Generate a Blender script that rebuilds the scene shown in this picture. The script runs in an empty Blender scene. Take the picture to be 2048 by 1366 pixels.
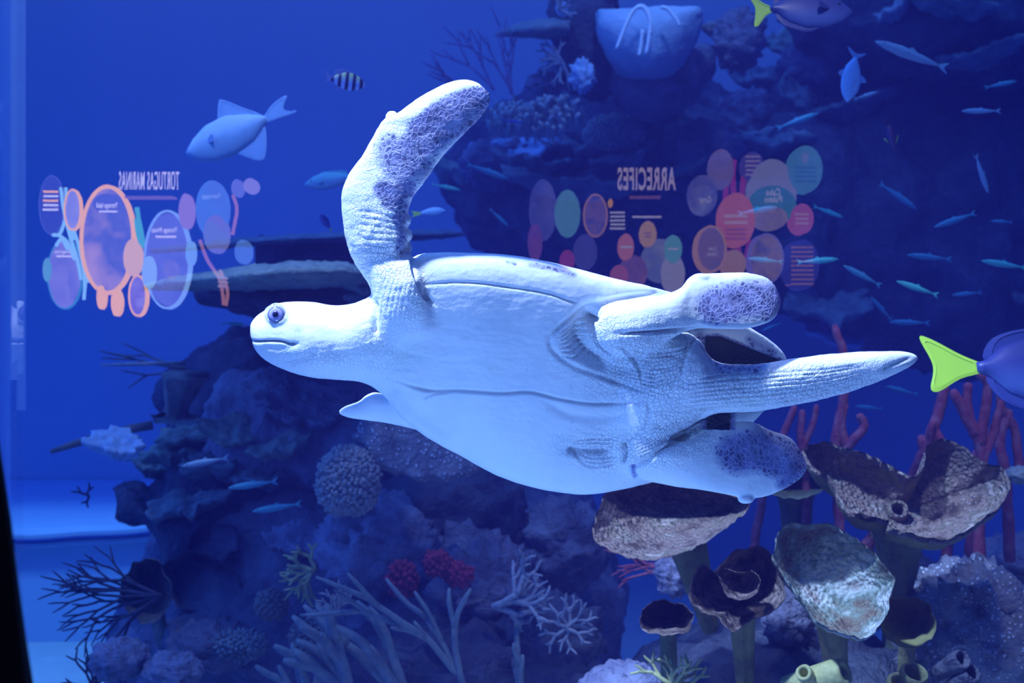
import bpy, bmesh, math, random
import numpy as np
from mathutils import Vector, Matrix, noise, Euler

# ------------------------------------------------------------------ camera
scene = bpy.context.scene
C = scene.collection
FPX = 2400.0            # focal length in pixels of the 2048 px frame
CAMZ = 1.5
cam_d = bpy.data.cameras.new('camera')
cam_d.sensor_width = 36.0
cam_d.lens = FPX * 36.0 / 2048.0
cam_d.dof.use_dof = True
cam_d.dof.focus_distance = 2.33
cam_d.dof.aperture_fstop = 4.5
cam_d.clip_end = 60
cam = bpy.data.objects.new('camera', cam_d)
cam.location = (0, 0, CAMZ)
cam.rotation_euler = (math.pi / 2, 0, 0)
C.objects.link(cam)
scene.camera = cam

# ------------------------------------------------------------------ world, lamps, exposure
scene.view_settings.view_transform = 'Standard'
scene.view_settings.look = 'None'
scene.view_settings.gamma = 1.0
scene.view_settings.use_curve_mapping = False
scene.view_settings.exposure = 0.0
scene.cycles.volume_bounces = 1
scene.cycles.max_bounces = 8
scene.cycles.transparent_max_bounces = 12
scene.cycles.use_denoising = True
scene.cycles.caustics_reflective = False
scene.cycles.caustics_refractive = False

world = bpy.data.worlds.new('world')
scene.world = world
world.use_nodes = True
wn = world.node_tree
wn.nodes.clear()
w_out = wn.nodes.new('ShaderNodeOutputWorld')
w_bg = wn.nodes.new('ShaderNodeBackground')
w_tc = wn.nodes.new('ShaderNodeTexCoord')
w_dot = wn.nodes.new('ShaderNodeVectorMath'); w_dot.operation = 'DOT_PRODUCT'
w_dot.inputs[1].default_value = Vector((-0.62, 0.0, 0.78)).normalized()
w_ramp = wn.nodes.new('ShaderNodeValToRGB')
w_map = wn.nodes.new('ShaderNodeMapRange')
w_map.inputs['From Min'].default_value = -1
w_map.inputs['From Max'].default_value = 1
wn.links.new(w_tc.outputs['Generated'], w_dot.inputs[0])
wn.links.new(w_dot.outputs['Value'], w_map.inputs['Value'])
wn.links.new(w_map.outputs['Result'], w_ramp.inputs['Fac'])
e = w_ramp.color_ramp.elements
e[0].position = 0.15; e[0].color = (0.001, 0.002, 0.02, 1)
e[1].position = 0.95; e[1].color = (0.14, 0.36, 1.0, 1)
m_ = e.new(0.5); m_.color = (0.005, 0.009, 0.07, 1)
wn.links.new(w_ramp.outputs['Color'], w_bg.inputs['Color'])
w_bg.inputs['Strength'].default_value = 2.15
wn.links.new(w_bg.outputs['Background'], w_out.inputs['Surface'])

def lamp(name, kind, loc, aim, power, color, size=1.0, **kw):
    d = bpy.data.lights.new(name, kind)
    d.energy = power
    d.color = color
    if kind == 'AREA':
        d.shape = 'DISK'; d.size = size
    elif kind == 'SPOT':
        d.spot_size = kw.get('angle', 0.8); d.spot_blend = kw.get('blend', 0.6); d.shadow_soft_size = size
    o = bpy.data.objects.new(name, d)
    o.location = loc
    o.rotation_euler = (Vector(aim) - Vector(loc)).to_track_quat('-Z', 'Y').to_euler()
    C.objects.link(o)
    return o

# floodlights hung over the open top of the tank, and an added, unseen blue fill lamp for the turtle's belly
lamp('tank_floodlight_front', 'SPOT', (-1.85, 1.10, 5.6), (0.18, 2.4, 1.52), 3700, (0.88, 0.90, 1.0), 0.16, angle=0.44, blend=0.4)
lamp('tank_floodlight_reef', 'SPOT', (1.0, 2.1, 4.6), (1.0, 3.5, 0.6), 330, (1.0, 0.84, 0.78), 0.10, angle=0.75, blend=0.8)
lamp('tank_floodlight_left_reef', 'SPOT', (-0.9, 3.2, 4.2), (-0.6, 4.4, 0.8), 150, (0.70, 0.76, 1.0), 0.12, angle=0.9, blend=0.8)
lamp('tank_floodlight_far_reef', 'SPOT', (0.6, 4.6, 4.3), (1.2, 6.3, 2.2), 120, (0.45, 0.62, 1.0), 0.15, angle=1.1, blend=0.8)
lamp('belly_fill_lamp', 'SPOT', (-0.45, 1.40, 0.0), (0.15, 2.4, 1.5), 140, (0.26, 0.49, 1.0), 0.30, angle=0.95, blend=0.4)
lamp('tank_floodlight_ledge', 'SPOT', (-3.0, 5.4, 3.2), (-2.7, 7.0, -0.2), 430, (0.40, 0.80, 1.0), 0.3, angle=0.75, blend=0.6)

# ------------------------------------------------------------------ helpers
def at(px, py, y):
    """the point of the tank that photo pixel (px, py) shows at distance y"""
    return Vector(((px - 1024.0) / FPX * y, y, CAMZ + (683.0 - py) / FPX * y))

def mesh_obj(name, verts, faces, mat=None, parent=None, smooth=True):
    me = bpy.data.meshes.new(name)
    me.from_pydata([tuple(v) for v in verts], [], faces)
    me.validate()
    if smooth:
        me.polygons.foreach_set('use_smooth', [True] * len(me.polygons))
    me.update()
    return link(name, me, mat, parent)

def link(name, data, mat=None, parent=None):
    o = bpy.data.objects.new(name, data)
    C.objects.link(o)
    if mat is not None and data is not None:
        data.materials.append(mat)
    if parent is not None:
        o.parent = parent
    return o

def tag(o, label, cat, group=None, kind=None):
    o['label'] = label
    o['category'] = cat
    if group: o['group'] = group
    if kind: o['kind'] = kind
    return o

def structure(o, label=None, cat=None):
    o['kind'] = 'structure'
    if label: o['label'] = label
    if cat: o['category'] = cat
    return o

def thing(name, label, cat, loc=(0, 0, 0), group=None):
    o = bpy.data.objects.new(name, None)
    C.objects.link(o)
    o.location = loc
    o.empty_display_size = 0.05
    return tag(o, label, cat, group)

class N:
    """small node-tree writer"""
    def __init__(s, name):
        s.m = bpy.data.materials.new(name); s.m.use_nodes = True
        s.t = s.m.node_tree; s.t.nodes.clear()
        s.out = s.t.nodes.new('ShaderNodeOutputMaterial')
    def n(s, typ, ins=None, **props):
        nd = s.t.nodes.new(typ)
        for k, v in props.items(): setattr(nd, k, v)
        for k, v in (ins or {}).items(): s.set(nd, k, v)
        return nd
    def set(s, nd, k, v):
        sock = nd.inputs[k]
        if isinstance(v, bpy.types.NodeSocket): s.t.links.new(v, sock)
        elif isinstance(v, bpy.types.Node): s.t.links.new(v.outputs[0], sock)
        else: sock.default_value = v
    def noise(s, scale, detail=4, rough=0.55, vec=None, **k):
        nd = s.n('ShaderNodeTexNoise', {'Scale': scale, 'Detail': detail, 'Roughness': rough})
        if vec is not None: s.set(nd, 'Vector', vec)
        return nd.outputs['Fac']
    def ramp(s, fac, stops):
        nd = s.n('ShaderNodeValToRGB', {'Fac': fac})
        els = nd.color_ramp.elements
        els[0].position, els[0].color = stops[0][0], (*stops[0][1], 1)
        els[1].position, els[1].color = stops[-1][0], (*stops[-1][1], 1)
        for p, c in stops[1:-1]:
            x = els.new(p); x.color = (*c, 1)
        return nd.outputs['Color']
    def mix(s, fac, a, b):
        nd = s.n('ShaderNodeMix', data_type='RGBA')
        for i, v in ((0, fac), (6, a), (7, b)):
            if isinstance(v, bpy.types.NodeSocket): s.t.links.new(v, nd.inputs[i])
            else: nd.inputs[i].default_value = v if i == 0 else (*v, 1)
        return nd.outputs[2]
    def math(s, op, a, b=0.0, clamp=False):
        nd = s.n('ShaderNodeMath', operation=op, use_clamp=clamp)
        s.set(nd, 0, a); s.set(nd, 1, b)
        return nd.outputs[0]
    def attr(s, name):
        return s.n('ShaderNodeAttribute', attribute_name=name).outputs['Fac']
    def coord(s, which='Object'):
        return s.n('ShaderNodeTexCoord').outputs[which]
    def surf(s, color, rough=0.7, bump=None, dist=0.01, strength=0.6, spec=0.3, **extra):
        p = s.n('ShaderNodeBsdfPrincipled', {'Roughness': rough, 'Specular IOR Level': spec})
        s.set(p, 'Base Color', color if isinstance(color, bpy.types.NodeSocket) else (*color, 1))
        for k, v in extra.items(): s.set(p, k.replace('_', ' '), v)
        if bump is not None:
            b = s.n('ShaderNodeBump', {'Height': bump, 'Distance': dist, 'Strength': strength})
            s.t.links.new(b.outputs[0], p.inputs['Normal'])
        s.t.links.new(p.outputs[0], s.out.inputs['Surface'])
        return s.m

def coral_mat(name, stops, scale=14, bscale=40, bdist=0.012, rough=0.8, spots=None):
    k = N(name)
    co = k.coord()
    f = k.noise(scale, 6, 0.65, co)
    col = k.ramp(f, stops)
    b = k.noise(bscale, 5, 0.6, co)
    if spots:
        v = k.n('ShaderNodeTexVoronoi', {'Scale': spots[0], 'Vector': co})
        col = k.mix(k.math('LESS_THAN', v.outputs['Distance'], spots[2]), col, spots[1])
        b = k.math('SUBTRACT', b, v.outputs['Distance'])
    return k.surf(col, rough, b, bdist, 0.8)

def plain_mat(name, col, rough=0.6, spec=0.3, var=0.25, scale=20):
    k = N(name)
    f = k.noise(scale, 3, 0.5, k.coord())
    c2 = tuple(max(0, x * (1 - var)) for x in col)
    return k.surf(k.mix(f, c2, col), rough, None, spec=spec)

def glow_mat(name, col, strength):
    k = N(name)
    em = k.n('ShaderNodeEmission', {'Color': (*col, 1), 'Strength': strength})
    k.t.links.new(em.outputs[0], k.out.inputs['Surface'])
    return k.m

def catmull(P, m):
    """rows of P interpolated with m steps between neighbours"""
    P = np.asarray(P, float)
    Q = np.vstack([2 * P[0] - P[1], P, 2 * P[-1] - P[-2]])
    out = []
    for i in range(1, len(Q) - 2):
        p0, p1, p2, p3 = Q[i - 1], Q[i], Q[i + 1], Q[i + 2]
        for k in range(m):
            t = k / m
            out.append(0.5 * ((2 * p1) + (-p0 + p2) * t + (2 * p0 - 5 * p1 + 4 * p2 - p3) * t * t + (-p0 + 3 * p1 - 3 * p2 + p3) * t ** 3))
    out.append(P[-1])
    return np.array(out)

def ring_faces(nr, n, close_a=True, close_b=True, base=0):
    F = []
    for i in range(nr - 1):
        for j in range(n):
            a = base + i * n + j; b = base + i * n + (j + 1) % n
            F.append((a, b, b + n, a + n))
    if close_a: F.append(tuple(base + j for j in range(n))[::-1])
    if close_b: F.append(tuple(base + (nr - 1) * n + j for j in range(n)))
    return F

def loft_px(secs, y0, m=5, n=40, ew=0.85, ed=0.85):
    """closed limb through sections (ax, ay, bx, by, depth_a, depth_b, front, back): two edge points as the eye sees
    them, the depth of each edge behind y0 and the half thicknesses towards and away from the eye"""
    S = catmull(secs, m)
    V = []
    for ax, ay, bx, by, ca, cb, tf, tb in S:
        for j in range(n):
            th = 2 * math.pi * j / n
            c, s = math.cos(th), math.sin(th)
            cc = math.copysign(abs(c) ** ew, c); ss = math.copysign(abs(s) ** ed, s)
            k = (1 + cc) / 2
            px = bx + (ax - bx) * k; py = by + (ay - by) * k
            d = cb + (ca - cb) * k - (max(tf, .002) * ss if s > 0 else max(tb, .002) * ss)
            V.append(at(px, py, y0 + d))
    return V, ring_faces(len(S), n)

def frames(path):
    P = np.asarray(path, float)
    T = np.gradient(P, axis=0)
    T /= np.linalg.norm(T, axis=1)[:, None] + 1e-9
    up = np.array([0, 0, 1.0]) if abs(T[0][2]) < 0.9 else np.array([1.0, 0, 0])
    U = []
    u = up - T[0] * up.dot(T[0]); u /= np.linalg.norm(u)
    for t in T:
        u = u - t * u.dot(t); u /= np.linalg.norm(u) + 1e-9
        U.append(u.copy())
    U = np.array(U)
    return P, T, U, np.cross(T, U)

class MB:
    """collects closed shapes into one mesh"""
    def __init__(s): s.v = []; s.f = []
    def add(s, V, F):
        b = len(s.v); s.v.extend(V); s.f.extend(tuple(i + b for i in f) for f in F)
    def tube(s, path, radii, n=8, flat=1.0):
        P, T, U, W = frames(path)
        if np.isscalar(radii): radii = [radii] * len(P)
        V = []
        for p, u, w, r in zip(P, U, W, radii):
            for j in range(n):
                a = 2 * math.pi * j / n
                V.append(p + (u * math.cos(a) + w * math.sin(a) * flat) * r)
        s.add(V, ring_faces(len(P), n))
    def ball(s, c, r, nu=12, nv=8, squash=(1, 1, 1), rough=0.0, freq=8.0, seed=0.0):
        V = []
        for i in range(nv + 1):
            ph = math.pi * i / nv
            for j in range(nu):
                th = 2 * math.pi * j / nu
                d = Vector((math.sin(ph) * math.cos(th), math.sin(ph) * math.sin(th), math.cos(ph)))
                k = 1.0
                if rough: k += rough * noise.fractal(d * freq * 0.3 + Vector((seed, seed * 1.7, 0)), 0.8, 2.1, 4)
                V.append(Vector(c) + Vector((d.x * squash[0], d.y * squash[1], d.z * squash[2])) * (r * k))
        s.add(V, ring_faces(nv + 1, nu, False, False))
    def build(s, name, mat=None, parent=None, smooth=True):
        return mesh_obj(name, s.v, s.f, mat, parent, smooth)

# ------------------------------------------------------------------ the sea turtle
TY = 2.4
def turtle():
    shapes = []
    # head and neck
    shapes.append(loft_px([
        (500, 661, 501, 671, -.03, -.03, .010, .010),
        (502, 646, 506, 690, -.03, -.03, .024, .024),
        (514, 631, 519, 711, -.03, -.03, .040, .040),
        (534, 619, 545, 729, -.03, -.03, .053, .052),
        (552, 608, 566, 739, -.03, -.03, .062, .060),
        (585, 603, 598, 750, -.03, -.03, .072, .070),
        (625, 604, 635, 757, -.03, -.03, .078, .075),
        (670, 611, 680, 760, -.03, -.02, .080, .075),
        (712, 605, 725, 765, -.04, -.01, .084, .080),
        (750, 588, 765, 790, -.05, .01, .085, .085),
        (800, 575, 815, 848, -.06, .03, .080, .090),
        (850, 600, 860, 840, -.06, .03, .05, .050)], TY, 5, 48, 0.95, 0.95))
    # belly
    shapes.append(loft_px([
        (742, 650, 752, 745, -.02, .00, .030, .03),
        (764, 605, 778, 805, -.05, .02, .060, .06),
        (800, 545, 820, 850, -.07, .04, .085, .09),
        (828, 511, 868, 884, -.085, .055, .085, .11),
        (880, 505, 920, 911, -.095, .065, .085, .13),
        (950, 506, 985, 947, -.10, .07, .085, .15),
        (1020, 510, 1050, 971, -.10, .075, .082, .16),
        (1100, 524, 1118, 985, -.10, .08, .078, .16),
        (1180, 545, 1180, 989, -.095, .08, .072, .16),
        (1250, 562, 1250, 978, -.09, .08, .062, .15),
        (1310, 577, 1300, 962, -.075, .08, .045, .12),
        (1350, 620, 1340, 930, -.05, .07, .03, .08),
        (1385, 680, 1380, 880, -.03, .05, .02, .04)], TY, 5, 64, 0.80, 0.62))
    # upper shell behind it, reaching back over the tail
    shapes.append(loft_px([
        (822, 560, 845, 840, -.05, .07, .02, .06),
        (860, 512, 890, 890, -.06, .09, .02, .12),
        (980, 509, 1000, 950, -.07, .10, .02, .20),
        (1120, 530, 1130, 984, -.07, .11, .02, .24),
        (1250, 562, 1250, 976, -.06, .12, .02, .24),
        (1340, 584, 1335, 955, -.04, .13, .02, .20),
        (1430, 620, 1410, 915, -.01, .13, .015, .15),
        (1500, 655, 1480, 868, .01, .12, .012, .10),
        (1545, 684, 1530, 820, .03, .10, .010, .05),
        (1566, 704, 1556, 780, .04, .08, .008, .02),
        (1573, 718, 1570, 735, .05, .06, .004, .006)], TY, 5, 56, 0.75, 0.9))
    # near front flipper, raised
    shapes.append(loft_px([
        (775, 700, 870, 660, -.06, -.09, .05, .05),
        (748, 640, 858, 610, -.07, -.12, .060, .05),
        (745, 590, 846, 560, -.08, -.13, .062, .05),
        (733, 562, 832, 525, -.08, -.12, .058, .045),
        (714, 535, 818, 505, -0.075, -0.11, 0.052, 0.04),
        (697, 500, 816, 486, -0.092, -0.125, 0.048, 0.038),
        (687, 455, 816, 455, -0.105, -0.135, 0.042, 0.035),
        (683, 415, 817, 425, -0.116, -0.145, 0.036, 0.03),
        (684, 382, 826, 394, -0.128, -0.154, 0.03, 0.026),
        (698, 347, 848, 366, -0.138, -0.163, 0.026, 0.022),
        (720, 317, 868, 338, -0.149, -0.171, 0.023, 0.02),
        (744, 277, 892, 305, -0.159, -0.179, 0.021, 0.018),
        (766, 240, 922, 275, -0.169, -0.187, 0.019, 0.017),
        (797, 224, 945, 252, -0.179, -0.194, 0.018, 0.016),
        (845, 190, 962, 233, -0.188, -0.202, 0.017, 0.015),
        (893, 166, 974, 217, -0.198, -0.209, 0.015, 0.013),
        (928, 159, 979, 205, -0.207, -0.216, 0.012, 0.01),
        (955, 165, 981, 193, -0.216, -0.223, 0.009, 0.008),
        (970, 177, 979, 187, -0.225, -0.23, 0.004, 0.004)], TY, 6, 40, 0.9, 0.85))
    # claw knob and skin rolls on it
    for (x, y, rx, ry, d, t) in ((784, 233, 14, 12, -.160, .016), (815, 441, 9, 11, -.135, .02), (816, 470, 10, 12, -.125, .022),
                                 (814, 496, 12, 12, -.115, .024), (1402, 556, 22, 10, -.11, .014), (1492, 999, 17, 9, -.012, .012)):
        shapes.append(loft_px([(x - rx, y - 1, x - rx, y + 1, d, d, .002, .002), (x - rx * .6, y - ry * .8, x - rx * .6, y + ry * .8, d, d, t * .8, t * .8),
                               (x, y - ry, x, y + ry, d, d, t, t), (x + rx * .6, y - ry * .8, x + rx * .6, y + ry * .8, d, d, t * .8, t * .8),
                               (x + rx, y - 1, x + rx, y + 1, d, d, .002, .002)], TY, 3, 16, 1, 1))
    # far front flipper
    shapes.append(loft_px([
        (677, 821, 679, 829, .10, .10, .005, .005), (690, 812, 697, 836, .10, .10, .012, .012),
        (708, 806, 712, 839, .10, .10, .016, .016), (720, 801, 728, 841, .10, .10, .02, .02), (729, 789, 744, 843, .10, .10, .022, .02),
        (750, 781, 768, 846, .10, .10, .03, .03), (775, 790, 805, 853, .09, .09, .035, .035),
        (820, 800, 860, 868, .07, .08, .035, .035)], TY, 5, 28, 0.95, 0.95))
    # upper hind flipper with its thigh
    shapes.append(loft_px([
        (1181, 640, 1183, 668, -.125, -.125, .012, .02),
        (1196, 613, 1206, 700, -.13, -.13, .036, .04),
        (1235, 601, 1250, 716, -.135, -.13, .046, .05),
        (1280, 596, 1295, 706, -.135, -.13, .048, .05),
        (1325, 589, 1330, 686, -.13, -.13, .042, .045),
        (1360, 577, 1362, 668, -.125, -.13, .034, .03),
        (1384, 551, 1395, 659, -.11, -.13, .025, .02),
        (1430, 546, 1440, 658, -.10, -.13, .019, .015),
        (1490, 545, 1490, 658, -.09, -.12, .016, .013),
        (1530, 553, 1530, 648, -.08, -.11, .013, .011),
        (1551, 572, 1549, 637, -.08, -.10, .010, .008),
        (1559, 592, 1558, 622, -.08, -.09, .006, .006),
        (1562, 603, 1561, 610, -.08, -.09, .003, .003)], TY, 5, 36, 0.9, 0.85))
    # loose skin round the tail root, running out into the tail
    shapes.append(loft_px([
        (1150, 730, 1160, 860, -.03, .00, .010, .05),
        (1215, 690, 1225, 910, -.045, .00, .030, .06),
        (1285, 655, 1290, 915, -.065, -.01, .058, .06),
        (1345, 655, 1350, 872, -.065, -.02, .072, .06),
        (1395, 676, 1400, 842, -.06, -.03, .072, .05),
        (1430, 722, 1438, 826, -.05, -.04, .060, .05),
        (1500, 729, 1500, 824, -.05, -.04, .052, .045),
        (1560, 721, 1560, 816, -.06, -.05, .048, .04),
        (1640, 710, 1640, 800, -.07, -.06, .042, .036),
        (1710, 704, 1706, 782, -.08, -.07, .034, .03),
        (1770, 702, 1766, 760, -.09, -.08, .025, .022),
        (1808, 703, 1803, 742, -.09, -.09, .016, .014),
        (1829, 708, 1824, 731, -.09, -.09, .009, .008),
        (1837, 715, 1835, 721, -.09, -.09, .003, .003)], TY, 5, 44, 0.95, 0.9))
    # lower hind flipper
    shapes.append(loft_px([
        (1225, 885, 1240, 935, .00, .02, .025, .03),
        (1270, 878, 1280, 958, -.02, .02, .045, .04),
        (1320, 880, 1318, 967, -.03, .01, .044, .03),
        (1370, 882, 1362, 975, -.03, .00, .034, .02),
        (1412, 862, 1408, 981, -.02, -.01, .026, .016),
        (1450, 846, 1452, 989, -.01, -.01, .020, .013),
        (1500, 842, 1496, 997, -.00, -.01, .016, .012),
        (1542, 860, 1536, 992, .01, -.01, .013, .010),
        (1580, 874, 1574, 976, .01, -.01, .011, .008),
        (1601, 900, 1601, 958, .01, .00, .008, .006),
        (1614, 928, 1614, 940, .01, .00, .003, .003)], TY, 5, 36, 0.9, 0.85))
    mb = MB()
    for V, F in shapes: mb.add(V, F)
    tmp = mb.build('turtle_cast')
    md = tmp.modifiers.new('r', 'REMESH'); md.mode = 'VOXEL'; md.voxel_size = 0.0024
    dg = bpy.context.evaluated_depsgraph_get()
    me = bpy.data.meshes.new_from_object(tmp.evaluated_get(dg))
    bpy.data.objects.remove(tmp)
    nv = len(me.vertices)
    v = np.empty(nv * 3); me.vertices.foreach_get('co', v); v = v.reshape(-1, 3)
    ed = np.empty(len(me.edges) * 2, np.int64); me.edges.foreach_get('vertices', ed); ed = ed.reshape(-1, 2)
    deg = np.bincount(ed.ravel(), minlength=nv)[:, None]
    def relax(v, w, it):
        for _ in range(it):
            s = np.stack([np.bincount(ed[:, 0], v[ed[:, 1], k], nv) + np.bincount(ed[:, 1], v[ed[:, 0], k], nv) for k in range(3)], 1)
            v = v + (s / deg - v) * w
        return v
    def px_of(v):
        return 1024 + v[:, 0] / v[:, 1] * FPX, 683 - (v[:, 2] - CAMZ) / v[:, 1] * FPX
    def seg(px, py, pts):
        """distance in pixels to a polyline and how far along it (0..1)"""
        best = np.full(len(px), 1e9); al = np.zeros(len(px))
        n_ = len(pts) - 1
        for i in range(n_):
            ax, ay = pts[i][:2]; bx, by = pts[i + 1][:2]
            dx, dy = bx - ax, by - ay
            t = np.clip(((px - ax) * dx + (py - ay) * dy) / (dx * dx + dy * dy + 1e-9), 0, 1)
            d = np.hypot(px - ax - t * dx, py - ay - t * dy)
            k = d < best
            best = np.where(k, d, best); al = np.where(k, (i + t) / n_, al)
        return best, al
    px, py = px_of(v)
    v = relax(v, 0.6, 5)
    # wide fillets where limbs, neck and tail meet the trunk
    d1, _ = seg(px, py, [(752, 600), (760, 680), (790, 700), (850, 660)])
    d2, _ = seg(px, py, [(1150, 880), (1200, 940), (1290, 940), (1340, 900)])
    d3, _ = seg(px, py, [(1190, 720), (1180, 800), (1220, 880), (1330, 860)])
    d4, _ = seg(px, py, [(760, 790), (800, 700)])
    d5, _ = seg(px, py, [(1230, 712), (1330, 690), (1400, 668)])
    w = np.clip(np.exp(-(d1 / 42) ** 2) + np.exp(-(d2 / 22) ** 2) + np.exp(-(d3 / 45) ** 2) + np.exp(-(d4 / 45) ** 2) + .6 * np.exp(-(d5 / 16) ** 2), 0, 1)
    v = relax(v, w[:, None] * 0.9, 70)
    me.vertices.foreach_set('co', v.ravel()); me.update()
    nr = np.empty(nv * 3); me.vertices.foreach_get('normal', nr); nr = nr.reshape(-1, 3)
    px, py = px_of(v)
    front = np.clip((-nr[:, 1] + 0.05) * 3, 0, 1)
    disp = np.zeros(nv); line = np.zeros(nv)
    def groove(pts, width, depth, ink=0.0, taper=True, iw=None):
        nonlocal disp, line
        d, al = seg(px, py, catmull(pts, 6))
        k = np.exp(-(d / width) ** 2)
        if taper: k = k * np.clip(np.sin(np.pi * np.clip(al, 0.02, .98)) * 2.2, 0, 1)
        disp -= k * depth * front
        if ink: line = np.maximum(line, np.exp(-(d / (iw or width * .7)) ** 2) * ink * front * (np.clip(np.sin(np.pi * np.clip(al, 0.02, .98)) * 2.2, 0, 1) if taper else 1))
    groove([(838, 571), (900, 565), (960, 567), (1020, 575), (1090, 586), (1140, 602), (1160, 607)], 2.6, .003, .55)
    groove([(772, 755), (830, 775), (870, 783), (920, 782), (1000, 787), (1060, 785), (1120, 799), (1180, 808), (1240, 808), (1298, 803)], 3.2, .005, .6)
    groove([(848, 800), (862, 790), (900, 786)], 2.5, .002, .3)
    groove([(770, 758), (800, 810), (850, 850), (900, 880)], 14, .006, .10)
    groove([(1296, 800), (1298, 830), (1285, 860), (1250, 885)], 5, .004, .25)
    groove([(1090, 805), (1140, 830), (1200, 838), (1260, 828)], 9, .003, .1)
    # mouth, jaw and cheek
    groove([(500, 679), (512, 683), (540, 682), (562, 683), (580, 688), (597, 687)], 2.6, .006, 1.0, iw=2.6)
    groove([(520, 695), (560, 697), (600, 690)], 7, .002, 0)
    groove([(545, 725), (600, 718), (640, 700)], 8, .003, 0)
    # groin pocket in front of the upper thigh
    dq, aq = seg(px, py, catmull([(1340, 580), (1250, 596), (1190, 612), (1140, 640), (1112, 672), (1130, 705), (1180, 735), (1230, 760), (1290, 780)], 6))
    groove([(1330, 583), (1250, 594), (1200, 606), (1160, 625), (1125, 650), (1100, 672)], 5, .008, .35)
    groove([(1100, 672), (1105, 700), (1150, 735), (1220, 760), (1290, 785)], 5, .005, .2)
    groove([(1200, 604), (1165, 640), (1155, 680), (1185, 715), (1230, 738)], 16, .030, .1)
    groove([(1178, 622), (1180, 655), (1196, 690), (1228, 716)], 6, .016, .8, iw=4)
    for k in range(7):
        groove([(1178, 640 + k * 11), (1150, 650 + k * 11), (1118, 668 + k * 7)], 2.5, .0035, .32)
    for k in range(6):
        groove([(1190, 722 + k * 6), (1250, 738 + k * 7), (1330, 752 + k * 9)], 2.4, .0025, .28)
    for k in range(9):
        groove([(1225 + k * 6, 690 + k * 3), (1290, 706 + k * 8), (1360, 700 + k * 7), (1400 - k * 5, 672 + k * 7)], 2.6, .003, .25)
    groove([(1232, 668), (1300, 664), (1370, 660), (1420, 656)], 4, .008, .4)
    groove([(1370, 662), (1376, 690), (1360, 720), (1320, 750)], 3, .003, .25)
    # lower groin pocket
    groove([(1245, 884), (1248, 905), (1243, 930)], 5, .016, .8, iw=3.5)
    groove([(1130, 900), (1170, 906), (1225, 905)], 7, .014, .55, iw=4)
    for k, dy in enumerate((-26, -18, -10, 12, 20, 28)):
        groove([(1128 + abs(dy) * .6, 896 + dy * .4), (1180, 905 + dy), (1240, 903 + dy * .9)], 2.3, .003, .3)
    groove([(1250, 940), (1290, 925), (1330, 895), (1380, 868), (1425, 843)], 5, .010, .3)
    for k in range(8):
        groove([(1262, 880 + k * 7), (1310, 858 + k * 7), (1370, 835 + k * 4), (1420, 826)], 2.3, .0025, .24)
    # long folds of the tail
    for k in range(8):
        f = k / 7
        groove([(1360, 762 + f * 60), (1450, 752 + f * 62), (1560, 745 + f * 60), (1660, 738 + f * 48), (1760, 722 + f * 30)], 2.6, .0022 + .001 * (k % 2), .16 + .14 * (k % 3 == 1))
    groove([(1765, 740), (1790, 728), (1825, 714)], 4, .003, .6)
    # shoulder creases
    for k in range(9):
        groove([(752 + k * 9, 640 + k * 3), (757 + k * 10, 600), (772 + k * 9, 555), (795 + k * 4, 515)], 2.5, .0008, .16)
    for k in range(7):
        groove([(705 + k * 4, 420 + k * 14), (760, 428 + k * 13), (812, 440 + k * 10)], 2.2, .0011, .20)
    groove([(845, 505), (828, 515), (832, 545), (850, 590), (870, 610)], 5, .012, .15)
    groove([(748, 592), (750, 640), (752, 670)], 5, .010, .1)
    # eye socket
    d_eye = np.hypot((px - 553) / 1.05, (py - 629) / .95)
    disp += front * (.0045 * np.exp(-((d_eye - 19) / 4) ** 2) - .012 * np.exp(-(d_eye / 12) ** 4))
    # loose leathery relief
    wr = np.zeros(nv)
    for cx, cy, rx, ry, a in ((1300, 740, 120, 90, 1), (1560, 770, 240, 60, .8), (1190, 690, 80, 70, .7), (1250, 900, 130, 45, .9), (1350, 860, 90, 50, 1),
                              (760, 500, 70, 110, .9), (800, 590, 60, 70, .7), (820, 330, 140, 130, .35), (760, 700, 60, 90, .35), (640, 720, 90, 30, .5)):
        wr = np.maximum(wr, a * np.clip(1.4 - np.hypot((px - cx) / rx, (py - cy) / ry), 0, 1))
    nz = np.array([noise.fractal(Vector((a * 26, b * 26, c * 60)), 0.7, 2.1, 3) for a, b, c in v])
    disp = disp * 1.0 + nz * (.0006 + wr * .0014)
    v = v + nr * disp[:, None]
    # skin markings, plus painted shade in the hollow under the rear shell
    pig_shade = np.zeros(nv)
    def blot(pts, r, a, soft=0.5):
        nonlocal pig_shade
        d, _ = seg(px, py, pts)
        pig_shade = np.maximum(pig_shade, a * np.clip((r - d) / (r * soft), 0, 1))
    blot([(835, 262), (880, 222), (930, 200), (972, 190)], 28, 1.04, .5)
    blot([(800, 310), (860, 280), (920, 240), (960, 220)], 40, .82, .5)
    blot([(780, 300), (800, 340), (840, 330)], 40, .72, .6)
    blot([(768, 380), (790, 390), (812, 375)], 26, .95, .5)
    blot([(775, 405), (805, 410), (800, 440)], 18, .8, .6)
    blot([(800, 440), (803, 470), (800, 497)], 13, .85, .8)
    blot([(1430, 612), (1490, 600), (1535, 600)], 47, .88, .5)
    blot([(1530, 580), (1545, 610)], 22, .8, .8)
    blot([(1475, 905), (1520, 900), (1580, 925)], 52, .90, .5)
    blot([(1560, 890), (1590, 930), (1570, 965)], 26, .85, .8)
    blot([(1400, 672), (1420, 700), (1440, 735), (1520, 735)], 16, .7, .9)
    blot([(1060, 530), (1110, 538), (1150, 550)], 7, .55, .9)
    blot([(1015, 525), (1030, 527)], 6, .5, .9)
    blot([(1500, 680), (1545, 705)], 14, .6, .9)
    blot([(1263, 935), (1270, 952)], 7, .8, .9)
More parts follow.
